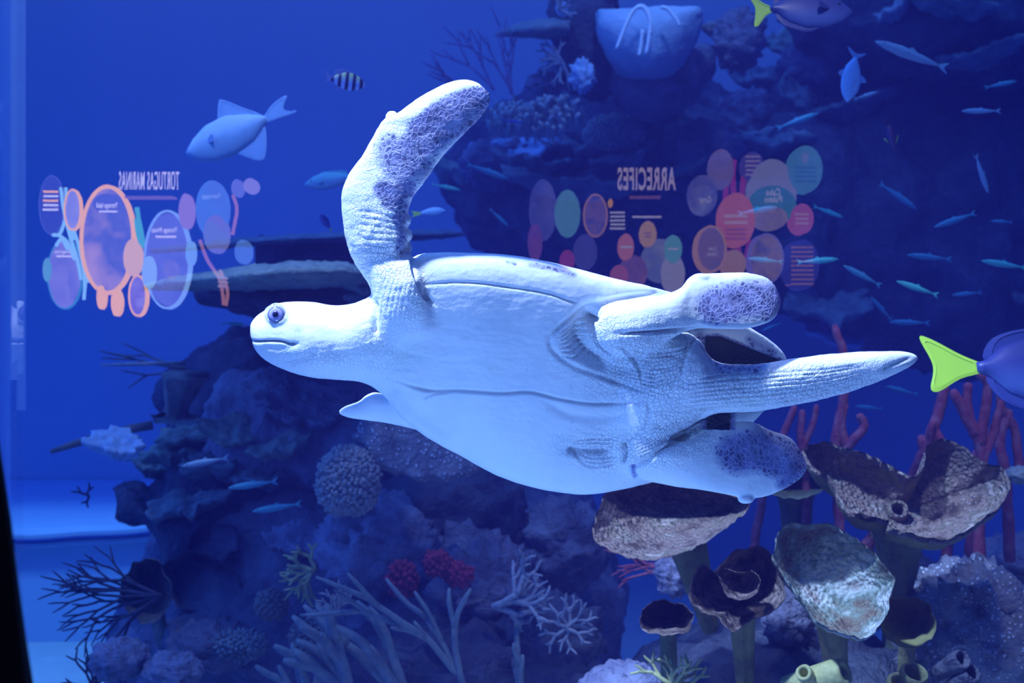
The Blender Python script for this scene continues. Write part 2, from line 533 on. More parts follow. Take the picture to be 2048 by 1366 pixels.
    blot([(540, 640), (535, 636)], 7, .35, .9)
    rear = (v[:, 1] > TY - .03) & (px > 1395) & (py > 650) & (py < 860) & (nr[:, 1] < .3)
    inner = np.clip((py - (666 + np.clip(px - 1440, 0, 200) * .40)) / 9, 0, 1) * np.clip((px - 1400) / 14, 0, 1) * (py < 770)  # shade of the hollow between tail and rear shell, painted dark
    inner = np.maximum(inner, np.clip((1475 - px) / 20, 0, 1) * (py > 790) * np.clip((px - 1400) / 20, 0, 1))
    pig_shade = np.where(rear, np.maximum(pig_shade, inner * 1.7), pig_shade)
    pig_shade *= np.clip(front * 1.5, 0, 1)
    ring = np.exp(-((d_eye - 18) / 3.0) ** 2) * .8 * front + np.exp(-((np.hypot(px - 595, py - 660)) / 8) ** 2) * .35
    line = np.maximum(line, 0)
    back = np.clip((nr[:, 1] - .25) * 3, 0, 1) * ((px > 830) & (px < 1590) & (py > 500))
    me.vertices.foreach_set('co', v.ravel())
    for nm, arr in (('pigment_shade', pig_shade), ('crease', line), ('wrinkle', wr), ('eyering', ring), ('shellback', back)):
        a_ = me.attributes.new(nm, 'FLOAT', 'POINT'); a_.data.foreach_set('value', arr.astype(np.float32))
    me.polygons.foreach_set('use_smooth', [True] * len(me.polygons)); me.update()
    me.materials.clear()

    k = N('turtle skin')
    co = k.coord()
    base = k.ramp(k.noise(7, 5, .6, co), [(0.3, (.70, .76, .80)), (0.55, (.82, .84, .86)), (0.75, (.74, .82, .76))])
    nzc = k.n('ShaderNodeTexNoise', {'Scale': 22.0, 'Detail': 3.0, 'Vector': co}).outputs['Color']
    sh = k.n('ShaderNodeVectorMath', {0: nzc, 1: (.022, .022, .022)}, operation='MULTIPLY').outputs[0]
    warp = k.n('ShaderNodeVectorMath', {0: k.n('ShaderNodeVectorMath', {0: co, 1: sh}, operation='ADD').outputs[0], 1: (1, .35, 1)}, operation='MULTIPLY').outputs[0]
    vc = k.n('ShaderNodeTexVoronoi', {'Vector': warp, 'Scale': 105.0}, feature='DISTANCE_TO_EDGE')
    vcol = k.n('ShaderNodeTexVoronoi', {'Vector': warp, 'Scale': 105.0})
    cell = k.math('MULTIPLY', k.math('SUBTRACT', vc.outputs['Distance'], .015), 5.0, True)
    pigm_shade = k.attr('pigment_shade')
    sep = k.n('ShaderNodeSeparateColor', {0: vcol.outputs['Color']})
    keep = k.math('MULTIPLY', k.math('SUBTRACT', k.math('MULTIPLY', pigm_shade, 1.75), sep.outputs[0]), 2.2, True)
    solid = k.math('MULTIPLY', k.math('SUBTRACT', pigm_shade, .85), 2.5, True)
    amount = k.math('MAXIMUM', k.math('MULTIPLY', cell, keep), solid)
    blotn = k.math('MULTIPLY', pigm_shade, k.noise(30, 4, .6, co))
    amount = k.math('MAXIMUM', amount, k.math('MULTIPLY', blotn, 1.35), True)
    base = k.mix(k.math('MULTIPLY', pigm_shade, 1.15, True), base, (.40, .42, .66))
    col = k.mix(k.math('MULTIPLY', amount, .95), base, k.ramp(k.noise(35, 4, .6, co), [(.35, (.035, .035, .12)), (.65, (.22, .22, .46))]))
    col = k.mix(k.math('MULTIPLY', k.math('SUBTRACT', pigm_shade, 1.05), 3.0, True), col, (.008, .008, .03))  # near black painted in for the shade of the rear shell hollow
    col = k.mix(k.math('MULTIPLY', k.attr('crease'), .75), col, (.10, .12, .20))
    spk = k.noise(260, 3, .6, co)
    col = k.mix(k.math('MULTIPLY', k.attr('eyering'), k.math('MULTIPLY', k.math('SUBTRACT', spk, .35), 5, True), True), col, (.05, .05, .2))
    freck = k.math('MULTIPLY', k.math('SUBTRACT', k.noise(55, 3, .5, co), .69), 9, True)
    col = k.mix(k.math('MULTIPLY', freck, .5), col, (.2, .25, .4))
    col = k.mix(k.attr('shellback'), col, (.10, .12, .13))
    wv = k.n('ShaderNodeTexVoronoi', {'Vector': warp, 'Scale': 130.0}, feature='DISTANCE_TO_EDGE').outputs['Distance']
    wv = k.math('MINIMUM', wv, .12)
    hb = k.math('MULTIPLY', wv, k.math('ADD', k.math('MULTIPLY', k.attr('wrinkle'), 1.3), .05))
    hb = k.math('ADD', hb, k.math('MULTIPLY', k.noise(60, 5, .6, co), .10))
    hb = k.math('SUBTRACT', hb, k.math('MULTIPLY', k.math('MULTIPLY', cell, pigm_shade), .07))
    m = k.surf(col, .5, hb, .010, .9, spec=.35)
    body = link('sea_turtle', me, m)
    tag(body, 'large pale sea turtle swimming on its side, belly to the glass, one front flipper raised', 'sea turtle')

    # eye: ball, iris pattern in the ball's own material, pupil
    c = at(553, 629, TY - .0835)
    k = N('turtle eye'); co = k.coord()
    ln = k.n('ShaderNodeVectorMath', {0: co}, operation='LENGTH')
    sx = k.n('ShaderNodeSeparateXYZ', {0: co})
    rad = k.math('SQRT', k.math('ADD', k.math('POWER', sx.outputs[0], 2.0), k.math('POWER', sx.outputs[2], 2.0)))
    ecol = k.ramp(k.math('MULTIPLY', rad, 50), [(0.0, (.10, .09, .34)), (0.30, (.20, .18, .5)), (0.42, (.36, .34, .66)), (0.6, (.42, .42, .66)), (0.72, (.10, .10, .3)), (.85, (.5, .5, .6))])
    em = k.surf(ecol, .15, spec=.5)
    b = MB(); b.ball((0, 0, 0), .0180, 24, 16, (1, .62, 1))
    eye = b.build('eye', em, body); eye.location = c
    eye['label'] = 'dark round eye with a lilac iris'
    b = MB(); b.ball((0, 0, 0), .0062, 16, 10, (1, .5, 1))
    pu = b.build('pupil', plain_mat('pupil', (.012, .012, .06), .1, .5, 0), eye); pu.location = (0, -.0094, 0)
    return body
turtle()

# ------------------------------------------------------------------ tank: window, water, floor, walls
GY = 1.30          # inner face of the window
def box(x0, x1, y0, y1, z0, z1):
    V = [(x, y, z) for x in (x0, x1) for y in (y0, y1) for z in (z0, z1)]
    F = [(0, 1, 3, 2), (4, 6, 7, 5), (0, 4, 5, 1), (2, 3, 7, 6), (0, 2, 6, 4), (1, 5, 7, 3)]
    return V, F
k = N('acrylic')
tr = k.n('ShaderNodeBsdfTransparent', {'Color': (.99, .995, 1, 1)})
gl = k.n('ShaderNodeBsdfGlossy', {'Color': (1, 1, 1, 1), 'Roughness': 0.0})
mx = k.n('ShaderNodeMixShader', {0: 0.085, 1: tr, 2: gl})
k.t.links.new(mx.outputs[0], k.out.inputs['Surface'])
V = []; F = []
# the acrylic sheet: flat, curling away from the viewer at its left end
prof = [(3.2, GY - .06), (-.498, GY - .06)] + [(-.498 - .10 * math.sin(a), GY - .06 + .30 * (1 - math.cos(a))) for a in np.linspace(.15, 1.3, 14)]
for (x, y) in prof:
    V += [(x, y, -.6), (x, y, 4.0)]
for i in range(len(prof) - 1):
    F.append((2 * i, 2 * i + 1, 2 * i + 3, 2 * i + 2))
g = mesh_obj('window_1', V, F, k.m, smooth=False)
structure(g, 'clear curved acrylic tank window mirroring the exhibit boards', 'window')

k = N('water')
vs = k.n('ShaderNodeVolumeScatter', {'Color': (.21, .175, 1.0, 1), 'Density': .028, 'Anisotropy': 0.0})
va = k.n('ShaderNodeVolumeAbsorption', {'Color': (.12, .46, .93, 1), 'Density': .19})
ad = k.n('ShaderNodeAddShader', {0: vs, 1: va})
k.t.links.new(ad.outputs[0], k.out.inputs['Volume'])
V, F = box(-7, 7, GY, 9.38, -.26, 4.2)
wv = mesh_obj('tank_water', V, F, k.m, smooth=False)
tag(wv, 'hazy blue water filling the whole tank', 'water', kind='stuff')

V, F = box(-7, 7, 9.4, 9.6, -.5, 4.4)
structure(mesh_obj('wall_back', V, F, plain_mat('blue tank wall', (.80, .80, .80), .9, .1, .3, .5), smooth=False))
V, F = box(-7, 7, GY, 9.4, -.5, -.27)
structure(mesh_obj('floor', V, F, plain_mat('pale sand', (.72, .76, .70), .95, .1, .3, 6), smooth=False))
# raised pale ledge along the far left wall, with a waved lip
mb = MB(); n_ = 90; lip_line = []
V = []
for i in range(n_ + 1):
    x = -7 + 6.2 * i / n_
    yf = 7.0 + .03 * math.sin(x * 2.1); dz = -.05 * math.exp(-((x + 2.70) / .30) ** 2) + .012 * math.sin(x * 9)
    lip_line.append((x, yf - .05, .385 + dz))
    V += [(x, yf + .05, -.27), (x, yf + .05, .33 + dz), (x, yf - .04, .35 + dz), (x, yf - .04, .42 + dz), (x, yf + .02, .43 + dz * .5), (x, 9.38, .42), (x, 9.38, -.27)]
mb.add(V, ring_faces(n_ + 1, 7))
structure(mb.build('trim_1', plain_mat('pale blue ledge', (.45, .58, .74), .9, .1, .12, 1.5), smooth=False), 'pale ledge with a waved lip at the far left')

mb = MB(); mb.tube(lip_line, .013, 6); structure(mb.build('trim_2', plain_mat('dark seam', (.03, .06, .22), .9, .1, 0)), 'dark waved seam along the lip of the pale ledge')

# dark pillar at the left end of the window
prf = [(-3, 900), (10, 1000), (22, 1090), (36, 1230), (52, 1366), (70, 1500)]
V = []
for (x, y) in prf:
    for yy in (1.0, 1.16):
        p = at(x, y, 1.0); V.append((p.x * yy, yy, p.z)); V.append((-2.2, yy, p.z))
F = []
for i in range(len(prf) - 1):
    o = i * 4
    F += [(o, o + 4, o + 5, o + 1), (o + 2, o + 3, o + 7, o + 6), (o, o + 2, o + 6, o + 4), (o + 1, o + 5, o + 7, o + 3)]
F += [(0, 1, 3, 2), (len(V) - 4, len(V) - 2, len(V) - 1, len(V) - 3)]
structure(mesh_obj('wall_left', V, F, plain_mat('black wall paint', (.004, .004, .008), .9, .05, 0), smooth=False))

# ------------------------------------------------------------------ visitors' side: dark wall with two backlit boards
V, F = box(-3.6, 3.6, -1.75, -1.6, -1.2, 4.2)
structure(mesh_obj('wall_front', V, F, plain_mat('dark gallery wall', (.003, .003, .006), 1.0, 0, 0), smooth=False))
VY = 2 * (GY - .06) + 1.58
class Board:
    def __init__(s, name, label, gain):
        s.r = thing(name, label, 'exhibit board', (0, -1.59, 1.5)); s.gain = gain; s.lay = 0; s.mats = {}
    def p(s, x, y): return ((x - 1024) / FPX * VY, (683 - y) / FPX * VY)
    def mat(s, col, photo=None):
        key = (col, photo)
        if key not in s.mats:
            if photo is None:
                s.mats[key] = glow_mat('backlit ink', col, s.gain)
            else:
                k = N('backlit photograph')
                c = k.ramp(k.noise(photo[1], 5, .6, k.coord()), [(.35, col), (.5, photo[0]), (.65, tuple(.5 * (a + b) for a, b in zip(col, photo[0])))])
                em = k.n('ShaderNodeEmission', {'Color': c, 'Strength': s.gain})
                k.t.links.new(em.outputs[0], k.out.inputs['Surface']); s.mats[key] = k.m
        return s.mats[key]
    def plate(s, name, pts, m, hole=None):
        s.lay += 1; y = .002 + .0012 * s.lay
        n_ = len(pts); V = [(a, y, b) for a, b in pts]
        if hole is None:
            V += [(a, 0, b) for a, b in pts]
            F = [tuple(range(n_))] + [(i, i + n_, (i + 1) % n_ + n_, (i + 1) % n_) for i in range(n_)]
        else:
            V += [(a, y, b) for a, b in hole]; V += [(a, 0, b) for a, b in pts]
            F = [(i, (i + 1) % n_, (i + 1) % n_ + n_, i + n_) for i in range(n_)] + [(i, i + 2 * n_, (i + 1) % n_ + 2 * n_, (i + 1) % n_) for i in range(n_)]
        return mesh_obj(name, V, F, m, s.r, False)
    def ell(s, x, y, rx, ry, k=1.0, n_=40):
        cx, cy = s.p(x, y); u = VY / FPX
        return [(cx + math.cos(2 * math.pi * i / n_) * rx * u * k, cy + math.sin(2 * math.pi * i / n_) * ry * u * k) for i in range(n_)]
    def disc(s, x, y, rx, ry, col, photo=None):
        return s.plate('roundel', s.ell(x, y, rx, ry), s.mat(col, photo))
    def ring(s, x, y, rx, ry, w, col):
        u = VY / FPX
        return s.plate('ring', s.ell(x, y, rx, ry), s.mat(col), s.ell(x, y, rx - w, ry - w))
    def bars(s, x, y, w, cols, dy):
        for i, c in enumerate(cols):
            a, b = s.p(x - w / 2 + (i % 2), y + i * dy); a2, b2 = s.p(x + w / 2, y + i * dy + dy * .45)
            s.plate('text_line', [(a, b), (a2, b), (a2, b2), (a, b2)], s.mat(c))
    def strands(s, lines, col, w):
        for ln in lines:
            mb = MB(); P = [(s.p(x, y)[0], .012, s.p(x, y)[1]) for x, y in ln]
            mb.tube(catmull(P, 5), w, 6)
            mb.build('coral_drawing', s.mat(col), s.r)
    def word(s, txt, x, y, w, h, col, bold=.012, name='title'):
        s.lay += 1
        cu = bpy.data.curves.new(name, 'FONT'); cu.body = txt; cu.size = 1; cu.align_x = 'CENTER'; cu.align_y = 'CENTER'
        cu.offset = bold; cu.extrude = .001; cu.space_character = 1.12
        o = link('lettering', cu)
        bpy.context.view_layer.update()
        me = bpy.data.meshes.new_from_object(o.evaluated_get(bpy.context.evaluated_depsgraph_get()))
        bpy.data.objects.remove(o); me.materials.clear()
        o = link(name, me, s.mat(col), s.r)
        bpy.context.view_layer.update()
        d = o.dimensions; u = VY / FPX
        cx, cy = s.p(x, y)
        o.location = (cx, .004 + .0012 * s.lay, cy)
        o.rotation_euler = (math.pi / 2, 0, math.pi)
        o.scale = (w * u / max(d.x, .01), h * u / max(d.y, .01), 1)
        return o
W_ = (.85, .80, .95); OR = (1.3, .62, .0); CY = (.35, .75, 1.0); PK = (.75, .42, .45); GR = (.10, .55, .40); NV = (.14, .14, .45)
b = Board('exhibit_board', 'backlit board titled TORTUGAS MARINAS with orange and blue ring pictures', 6.0)
b.disc(102, 410, 25, 59, (.05, .05, .18)); b.ring(102, 410, 26, 60, 1.5, (.12, .14, .4))
b.bars(100, 381, 30, [OR, W_, OR, W_, W_], 9)
b.strands([[(122, 375), (128, 420), (140, 470), (155, 520), (163, 560)], [(132, 375), (136, 430), (148, 480)], [(118, 470), (135, 485), (150, 520)], [(105, 470), (120, 468), (131, 440)],
           [(168, 600), (170, 560), (160, 500), (146, 455)], [(178, 565), (172, 545), (165, 520)], [(112, 492), (124, 478), (136, 500)]], CY, .006)
b.disc(130, 548, 34, 68, (.16, .16, .42), ((.30, .26, .55), 9)); b.ring(130, 548, 36, 71, 3, (.05, .30, .30))
b.disc(95, 540, 9, 24, (.15, .45, .40)); b.word('Tortuga lora', 128, 504, 36, 9, W_, .01, 'caption'); b.bars(130, 511, 32, [W_], 8)
b.disc(147, 420, 16, 40, (.55, .50, .85), ((.30, .30, .62), 5)); b.ring(147, 420, 18, 42, 4, OR)
b.disc(217, 480, 50, 102, (.62, .38, .42), ((.12, .14, .36), 3.2)); b.ring(217, 480, 56, 110, 8, OR)
b.disc(215, 408, 27, 20, (.12, .13, .38)); b.word('Tortuga laúd', 217, 412, 42, 14, W_, .015, 'caption'); b.bars(219, 422, 36, [W_], 8)
b.disc(205, 595, 9, 24, OR); b.disc(236, 606, 11, 27, OR); b.disc(268, 516, 18, 37, (1.0, .58, .16))
b.disc(279, 592, 16, 38, (.45, .38, .7), ((.25, .15, .45), 12)); b.ring(279, 592, 19, 42, 4, OR)
b.disc(338, 520, 42, 92, (.13, .15, .48), ((.18, .20, .55), 6)); b.ring(338, 520, 47, 99, 5, (.30, .52, .95))
b.disc(303, 546, 15, 33, (.35, .60, .95)); b.disc(384, 507, 9, 24, (.25, .50, .9))
b.disc(346, 540, 17, 19, (.45, .32, .42), ((.2, .2, .5), 14)); b.word('Tortuga Prieta', 334, 462, 50, 13, W_, .012, 'caption'); b.bars(336, 473, 40, [W_], 8)
b.strands([[(350, 498), (354, 515), (358, 528)], [(360, 540), (366, 547)]], PK, .004)
b.disc(376, 424, 14, 35, (.38, .24, .42)); b.disc(428, 420, 32, 57, (.08, .26, .72), ((.10, .20, .55), 4)); b.word('Tortuga', 428, 395, 38, 12, (.35, .5, .9), .01, 'caption')
b.disc(436, 470, 24, 38, (.12, .28, .40), ((.22, .18, .40), 7)); b.disc(478, 378, 11, 17, (.16, .18, .45)); b.disc(505, 374, 14, 15, (.30, .26, .50))
b.disc(490, 505, 16, 24, (.10, .22, .55)); b.bars(448, 555, 14, [(.4, .3, .5)] * 3, 8)
b.strands([[(400, 480), (415, 520), (440, 560), (448, 610)], [(452, 612), (455, 580), (440, 540)], [(465, 470), (474, 420), (466, 390)]], (.42, .18, .16), .006)
b.strands([[(274, 415), (278, 440), (284, 470), (288, 495)], [(268, 440), (274, 460), (283, 490)]], GR, .008)
b.word('TORTUGAS MARINAS', 306, 367, 119, 36, W_, .004)
b.bars(305, 395, 96, [(.22, .12, .16)], 8)
b = Board('exhibit_board', 'backlit board titled ARRECIFES with teal, orange and pink roundels', 2.0)
b.disc(1086, 420, 28, 62, (.30, .30, .75), ((.10, .12, .5), 5)); b.disc(1135, 427, 26, 48, (.18, .55, .65)); b.disc(1070, 485, 15, 38, (.50, .14, .35), ((.25, .1, .4), 8))
b.disc(1191, 431, 23, 41, (.14, .14, .45), ((.35, .22, .5), 16)); b.ring(1191, 431, 25, 44, 4, (.75, .38, .22))
b.disc(1221, 406, 5, 9, OR); b.bars(1235, 423, 30, [W_, W_, W_, W_, W_], 8); b.bars(1294, 432, 58, [W_], 8)
b.word('ARRECIFES', 1292, 361, 116, 46, (.95, .75, .9), .026); b.bars(1290, 392, 62, [(.35, .15, .2)], 12)
b.disc(1170, 505, 24, 36, (.12, .12, .42)); b.disc(1134, 522, 15, 22, (.55, .08, .30))
b.disc(1320, 522, 38, 44, (.45, .48, .62), ((.22, .28, .55), 5)); b.disc(1345, 548, 24, 40, (.6, .58, .72))
b.disc(1266, 545, 28, 34, (.55, .26, .20), ((.3, .15, .3), 10)); b.disc(1238, 552, 18, 22, (.7, .2, .22))
b.disc(1295, 469, 17, 26, (.95, .55, .15)); b.disc(1251, 495, 16, 27, (.95, .32, .22)); b.disc(1345, 499, 18, 28, (.22, .68, .66))
b.bars(1294, 466, 14, [(.5, .25, .3)] * 2, 7); b.bars(1251, 493, 24, [W_], 8); b.bars(1345, 497, 20, [W_], 8)
b.disc(1440, 340, 25, 40, (.20, .20, .50), ((.35, .26, .45), 8)); b.disc(1403, 392, 29, 40, (.50, .58, .85), ((.16, .16, .5), 5)); b.word('Grey', 1408, 402, 24, 16, W_, .01, 'caption')
b.strands([[(1468, 320), (1465, 350), (1468, 400)], [(1488, 350), (1482, 400)], [(1452, 370), (1450, 410)], [(1475, 490), (1480, 530)], [(1455, 500), (1452, 560)], [(1500, 480), (1492, 520)]], (.55, .05, .28), .010)
b.disc(1502, 335, 23, 29, (.12, .10, .42)); b.bars(1502, 314, 30, [(.5, .4, .6)] * 5, 9)
b.disc(1540, 390, 48, 69, (.42, .46, .72)); b.disc(1540, 412, 47, 38, (.10, .48, .42), ((.08, .35, .5), 5)); b.disc(1536, 438, 34, 24, (.66, .48, .42), ((.4, .32, .4), 12))
b.word('Cabo', 1541, 388, 28, 14, W_, .02, 'caption'); b.word('Pulmo', 1541, 402, 34, 14, W_, .02, 'caption')
b.disc(1605, 342, 34, 47, (.12, .45, .72)); b.disc(1604, 320, 7, 11, (.30, .45, .75)); b.bars(1604, 337, 42, [(.08, .30, .62)] * 4, 9)
b.disc(1468, 443, 36, 54, (.98, .26, .16)); b.bars(1466, 432, 46, [(.95, .6, .6)] * 2, 13); b.bars(1466, 460, 40, [(.6, .16, .25)] * 3, 9)
b.disc(1597, 441, 22, 30, (.75, .18, .36)); b.bars(1595, 430, 26, [(.85, .5, .6)] * 3, 9)
b.disc(1462, 530, 23, 28, (.75, .42, .20)); b.disc(1416, 501, 28, 42, (.12, .22, .70), ((.40, .25, .30), 6)); b.ring(1416, 501, 31, 47, 5, (.85, .45, .20)); b.word('Los', 1418, 500, 14, 8, W_, .01, 'caption'); b.word('Cabos', 1418, 511, 20, 8, W_, .01, 'caption')
b.disc(1525, 520, 31, 46, (.12, .14, .45), ((.5, .35, .35), 9)); b.ring(1525, 520, 34, 50, 3, (.35, .30, .85))
b.disc(1594, 532, 34, 50, (.06, .07, .45)); b.bars(1594, 496, 44, [(.5, .26, .35)] * 9, 9)

# ------------------------------------------------------------------ reef builders
R = random.Random(7)
def displace(V, F, amp, freq, seed=0.0, ridged=0.5):
    me = bpy.data.meshes.new('t'); me.from_pydata([tuple(v) for v in V], [], F); me.update()
    out = []
    for i, v in enumerate(V):
        p = Vector(v) * freq + Vector((seed * 3.1, seed * 1.3, seed))
        h = noise.fractal(p, 0.75, 2.1, 6)
        if ridged: h = h * (1 - ridged) + ridged * (0.55 - abs(noise.noise(p * 1.7)) * 1.6 - .35 * abs(noise.noise(p * 4.1)))
        out.append(Vector(v) + me.vertices[i].normal * (h * amp))
    bpy.data.meshes.remove(me)
    return out

def mass(name, label, cat, secs, y0, mat, amp=.08, freq=3.0, m=9, n=72, seed=1.0, group=None, ridged=.5):
    """a reef rock through loft sections (top x, y, bottom x, y, depth of the top, of the bottom, half thickness)"""
    V, F = loft_px([(a, b, c, d, e_, f_, t, t) for a, b, c, d, e_, f_, t in secs], y0, m, n, .9, .9)
    o = mesh_obj(name, displace(V, F, amp, freq, seed, ridged), F, mat)
    return tag(o, label, cat, group)

def lump(name, label, cat, px, py, rx, ry, y, mat, amp=.25, freq=4.0, seed=0.0, depth=None, group=None, parent=None, nu=40, nv=28):
    s = y / FPX
    V = []
    c = at(px, py, y)
    for i in range(nv + 1):
        ph = math.pi * i / nv
        for j in range(nu):
            th = 2 * math.pi * j / nu
            V.append(c + Vector((math.sin(ph) * math.cos(th) * rx * s, math.sin(ph) * math.sin(th) * (depth or rx * s), math.cos(ph) * ry * s)))
    F = ring_faces(nv + 1, nu, False, False)
    o = mesh_obj(name, displace(V, F, amp * min(rx, ry) * s, freq / (max(rx, ry) * s), seed), F, mat, parent)
    return tag(o, label, cat, group) if label else o

def slab(name, label, cat, px, py, w, y, mat, tilt=(0, 0, 0), thick=.03, bend=.1, seed=1.0, group=None, ratio=.7, ragged=.22, bump=.02):
    """a plate coral: ragged disc of real thickness, dished, w px wide"""
    r = w * y / FPX / 2
    nr, nt = 9, 56
    rot = Euler(tilt).to_matrix(); c = at(px, py, y); V = []
    def pt(i, j, side):
        q = i / nr; th = 2 * math.pi * j / nt
        d = Vector((math.cos(th), math.sin(th), 0))
        rr = r * q * (1 + ragged * noise.fractal(d * 1.6 + Vector((seed * 5, seed, 0)), .7, 2, 4) * 1.4)
        x, yy = d.x * rr, d.y * rr * ratio
        z = bend * r * q * q + bump * noise.fractal(Vector((x * 9, yy * 9, seed)), .7, 2, 4)
        th_ = thick * (1 - q ** 3 * .75)
        return c + rot @ Vector((x, yy, z + (th_ / 2 if side else -th_ / 2 - bend * r * .2 * (1 - q))))
    for i in range(nr, 0, -1):
        V += [pt(i, j, True) for j in range(nt)]
    V = [pt(i, j, False) for i in range(1, nr + 1) for j in range(nt)] + V
    o = mesh_obj(name, V, ring_faces(2 * nr, nt), mat)
    return tag(o, label, cat, group)

def branching(mb, p, d, length, r, depth, spread=.6, kids=2, bend=.25, n=6, up=0.0, rng=R, taper=.75, plane=None):
    pts = [np.array(p)]; rad = [r]
    d = np.array(d, float); d /= np.linalg.norm(d)
    k = 5
    for i in range(k):
        d = d + np.array([rng.uniform(-1, 1) * bend * .35, rng.uniform(-1, 1) * bend * .35 * (.3 if plane else 1), rng.uniform(-1, 1) * bend * .35 + up * .2])
        d /= np.linalg.norm(d)
        pts.append(pts[-1] + d * length / k); rad.append(r * (1 - (1 - taper) * (i + 1) / k))
    if depth == 0:
        rad[-1] = r * .45; rad[-2] *= .9
    mb.tube(pts, rad, n)
    if depth > 0:
        for c in range(kids):
            s = (-1) ** c * spread * rng.uniform(.6, 1.2)
            ax = np.array([math.cos(s) * d[0] - math.sin(s) * d[2], d[1] + (rng.uniform(-.3, .3) if not plane else rng.uniform(-.1, .1)), math.sin(s) * d[0] + math.cos(s) * d[2]])
            i0 = rng.choice((3, 4, 5)) if c else 5
            branching(mb, pts[i0], ax, length * rng.uniform(.65, .9), r * taper, depth - 1, spread, kids, bend, n, up, rng, taper, plane)

def shrub(name, label, cat, px, py, y, mat, dirs, length, r, depth=2, kids=2, spread=.6, bend=.25, up=0, seed=1, group=None, plane=None, n=6):
    rng = random.Random(seed); mb = MB()
    for (dx, dz) in dirs:
        branching(mb, at(px, py, y) + Vector((rng.uniform(-r, r), rng.uniform(-r, r), 0)), (dx, rng.uniform(-.25, .25), dz), length * rng.uniform(.8, 1.15), r, depth, spread, kids, bend, n, up, rng, .78, plane)
    return tag(mb.build(name, mat), label, cat, group)

def knobby(name, label, cat, px, py, rx, ry, y, mat, knobs=260, kr=.010, kl=.022, seed=1, group=None, face=-1):
    """a round coral head set with short blunt fingers"""
    rng = random.Random(seed); s = y / FPX; c = at(px, py, y); mb = MB()
    mb.ball(c, 1.0, 32, 20, (rx * s, rx * s * .8, ry * s), .04, 6, seed)
    ga = math.pi * (3 - math.sqrt(5))
    for i in range(knobs):
        z = 1 - 1.9 * (i + .5) / knobs; q = math.sqrt(max(0, 1 - z * z)); a = ga * i
        d = Vector((q * math.cos(a), q * math.sin(a), z))
        if d.y > .35: continue
        d = (d + Vector((rng.uniform(-.08, .08),) * 3)).normalized()
        p = c + Vector((d.x * rx * s, d.y * rx * s * .8, d.z * ry * s))
        e_ = p + d * kl * rng.uniform(.6, 1.3) + Vector((rng.uniform(-1, 1), 0, rng.uniform(-.3, 1))) * kl * .4
        mb.tube([p - d * kr, (p + e_) / 2, e_], [kr, kr * .95, kr * .5], 5)
    return tag(mb.build(name, mat), label, cat, group)

def cup(name, label, cat, rim, throat, base, y, mat_in, mat_out, tilt=.12, thick=.014, stem=.25, rough=.02, seed=1.0, group=None, hole=0.0, tdepth=.2):
    """a cup or vase sponge: rim traced as it looks, bowl down to the throat, outer wall down to the foot"""
    ys = [p[1] for p in rim]; y0, y1 = min(ys), max(ys)
    P = catmull([list(p) + [0] for p in rim] + [list(rim[0]) + [0]], 5)[:-1]
    ring = []
    for q in P:
        d = tilt * (1 - 2 * (q[1] - y0) / (y1 - y0))
        ring.append(at(q[0] + 4 * noise.fractal(Vector((q[0] * .05, q[1] * .05, seed)), .8, 2, 4), q[1] + 5 * noise.fractal(Vector((q[0] * .05, q[1] * .05, seed + 3)), .8, 2, 4), y + d))
    c0 = sum(ring, Vector()) / len(ring)
    T = at(throat[0], throat[1], y + tdepth); B = at(base[0], base[1], y + base[2])
    n = len(ring); V = []; nr = 14
    def wob(p, a):
        return p + Vector((0, 1, .3)) * (a * noise.fractal(p * 11 + Vector((seed, 0, 0)), .7, 2, 4))
    for i in range(nr + 1):                         # inside, from the throat up to the rim
        ph = math.pi / 2 * (1 - i / nr) * .97
        for q in ring:
            V.append(wob(c0 + (q - c0) * math.cos(ph) + (T - c0) * math.sin(ph), rough * (.3 + math.sin(ph))))
    inner = n * (nr + 1)
    for i in range(1, nr + 1):                      # outside, from the rim down to the foot
        t = i / nr; ph = min(1.0, t * 1.6) * math.pi / 2 * .80
        for q in ring:
            o_ = c0 + (q - c0) * (math.cos(ph) * 1.0 + .015) + (T + (T - c0).normalized() * thick * 3 - c0) * math.sin(ph)
            if t > .45:
                u = (t - .45) / .55
                f = B + (q - c0) * stem
                o_ = o_.lerp(f, u * u * (3 - 2 * u))
            else: o_ = o_ + (T - c0).normalized() * thick * min(1, t * 6)
            V.append(wob(o_, rough * .5 * t))
    F = ring_faces(2 * nr + 1, n, True, True)
    o = mesh_obj(name, V, F, None)
    o.data.materials.append(mat_in); o.data.materials.append(mat_out)
    o.data.polygons.foreach_set('material_index', [0 if max(f) < inner + n else 1 for f in F])
    return tag(o, label, cat, group)

def tube_sponge(label, px, py, r_px, y, mat, lean, wide=1.0, mouth=.55, seed=0):
    """short tube with a fat lip and a dark mouth, leaning towards the eye"""
    r = r_px * y / FPX; c = at(px, py, y); ax = Vector(lean).normalized()
    q = ax.to_track_quat('Z', 'Y'); V = []; n = 24
    prof = [(.75, -4.5), (.85, -3), (.95 * wide, -1.6), (1.05 * wide, -.7), (1.0, -.15), (.9, .08), (mouth + .12, .10), (mouth, -.05), (mouth * .95, -.6), (mouth * .8, -1.8), (.05, -2.2)]
    for a, h in prof:
        for j in range(n):
            t = 2 * math.pi * j / n
            k = 1 + .07 * noise.noise(Vector((math.cos(t), math.sin(t), seed + h * .4)) * 1.6)
            V.append(c + q @ Vector((math.cos(t) * a * k * r, math.sin(t) * a * k * r, h * r)))
    return tag(mesh_obj('tube_sponge', V, ring_faces(len(prof), n), mat), label, 'sponge')
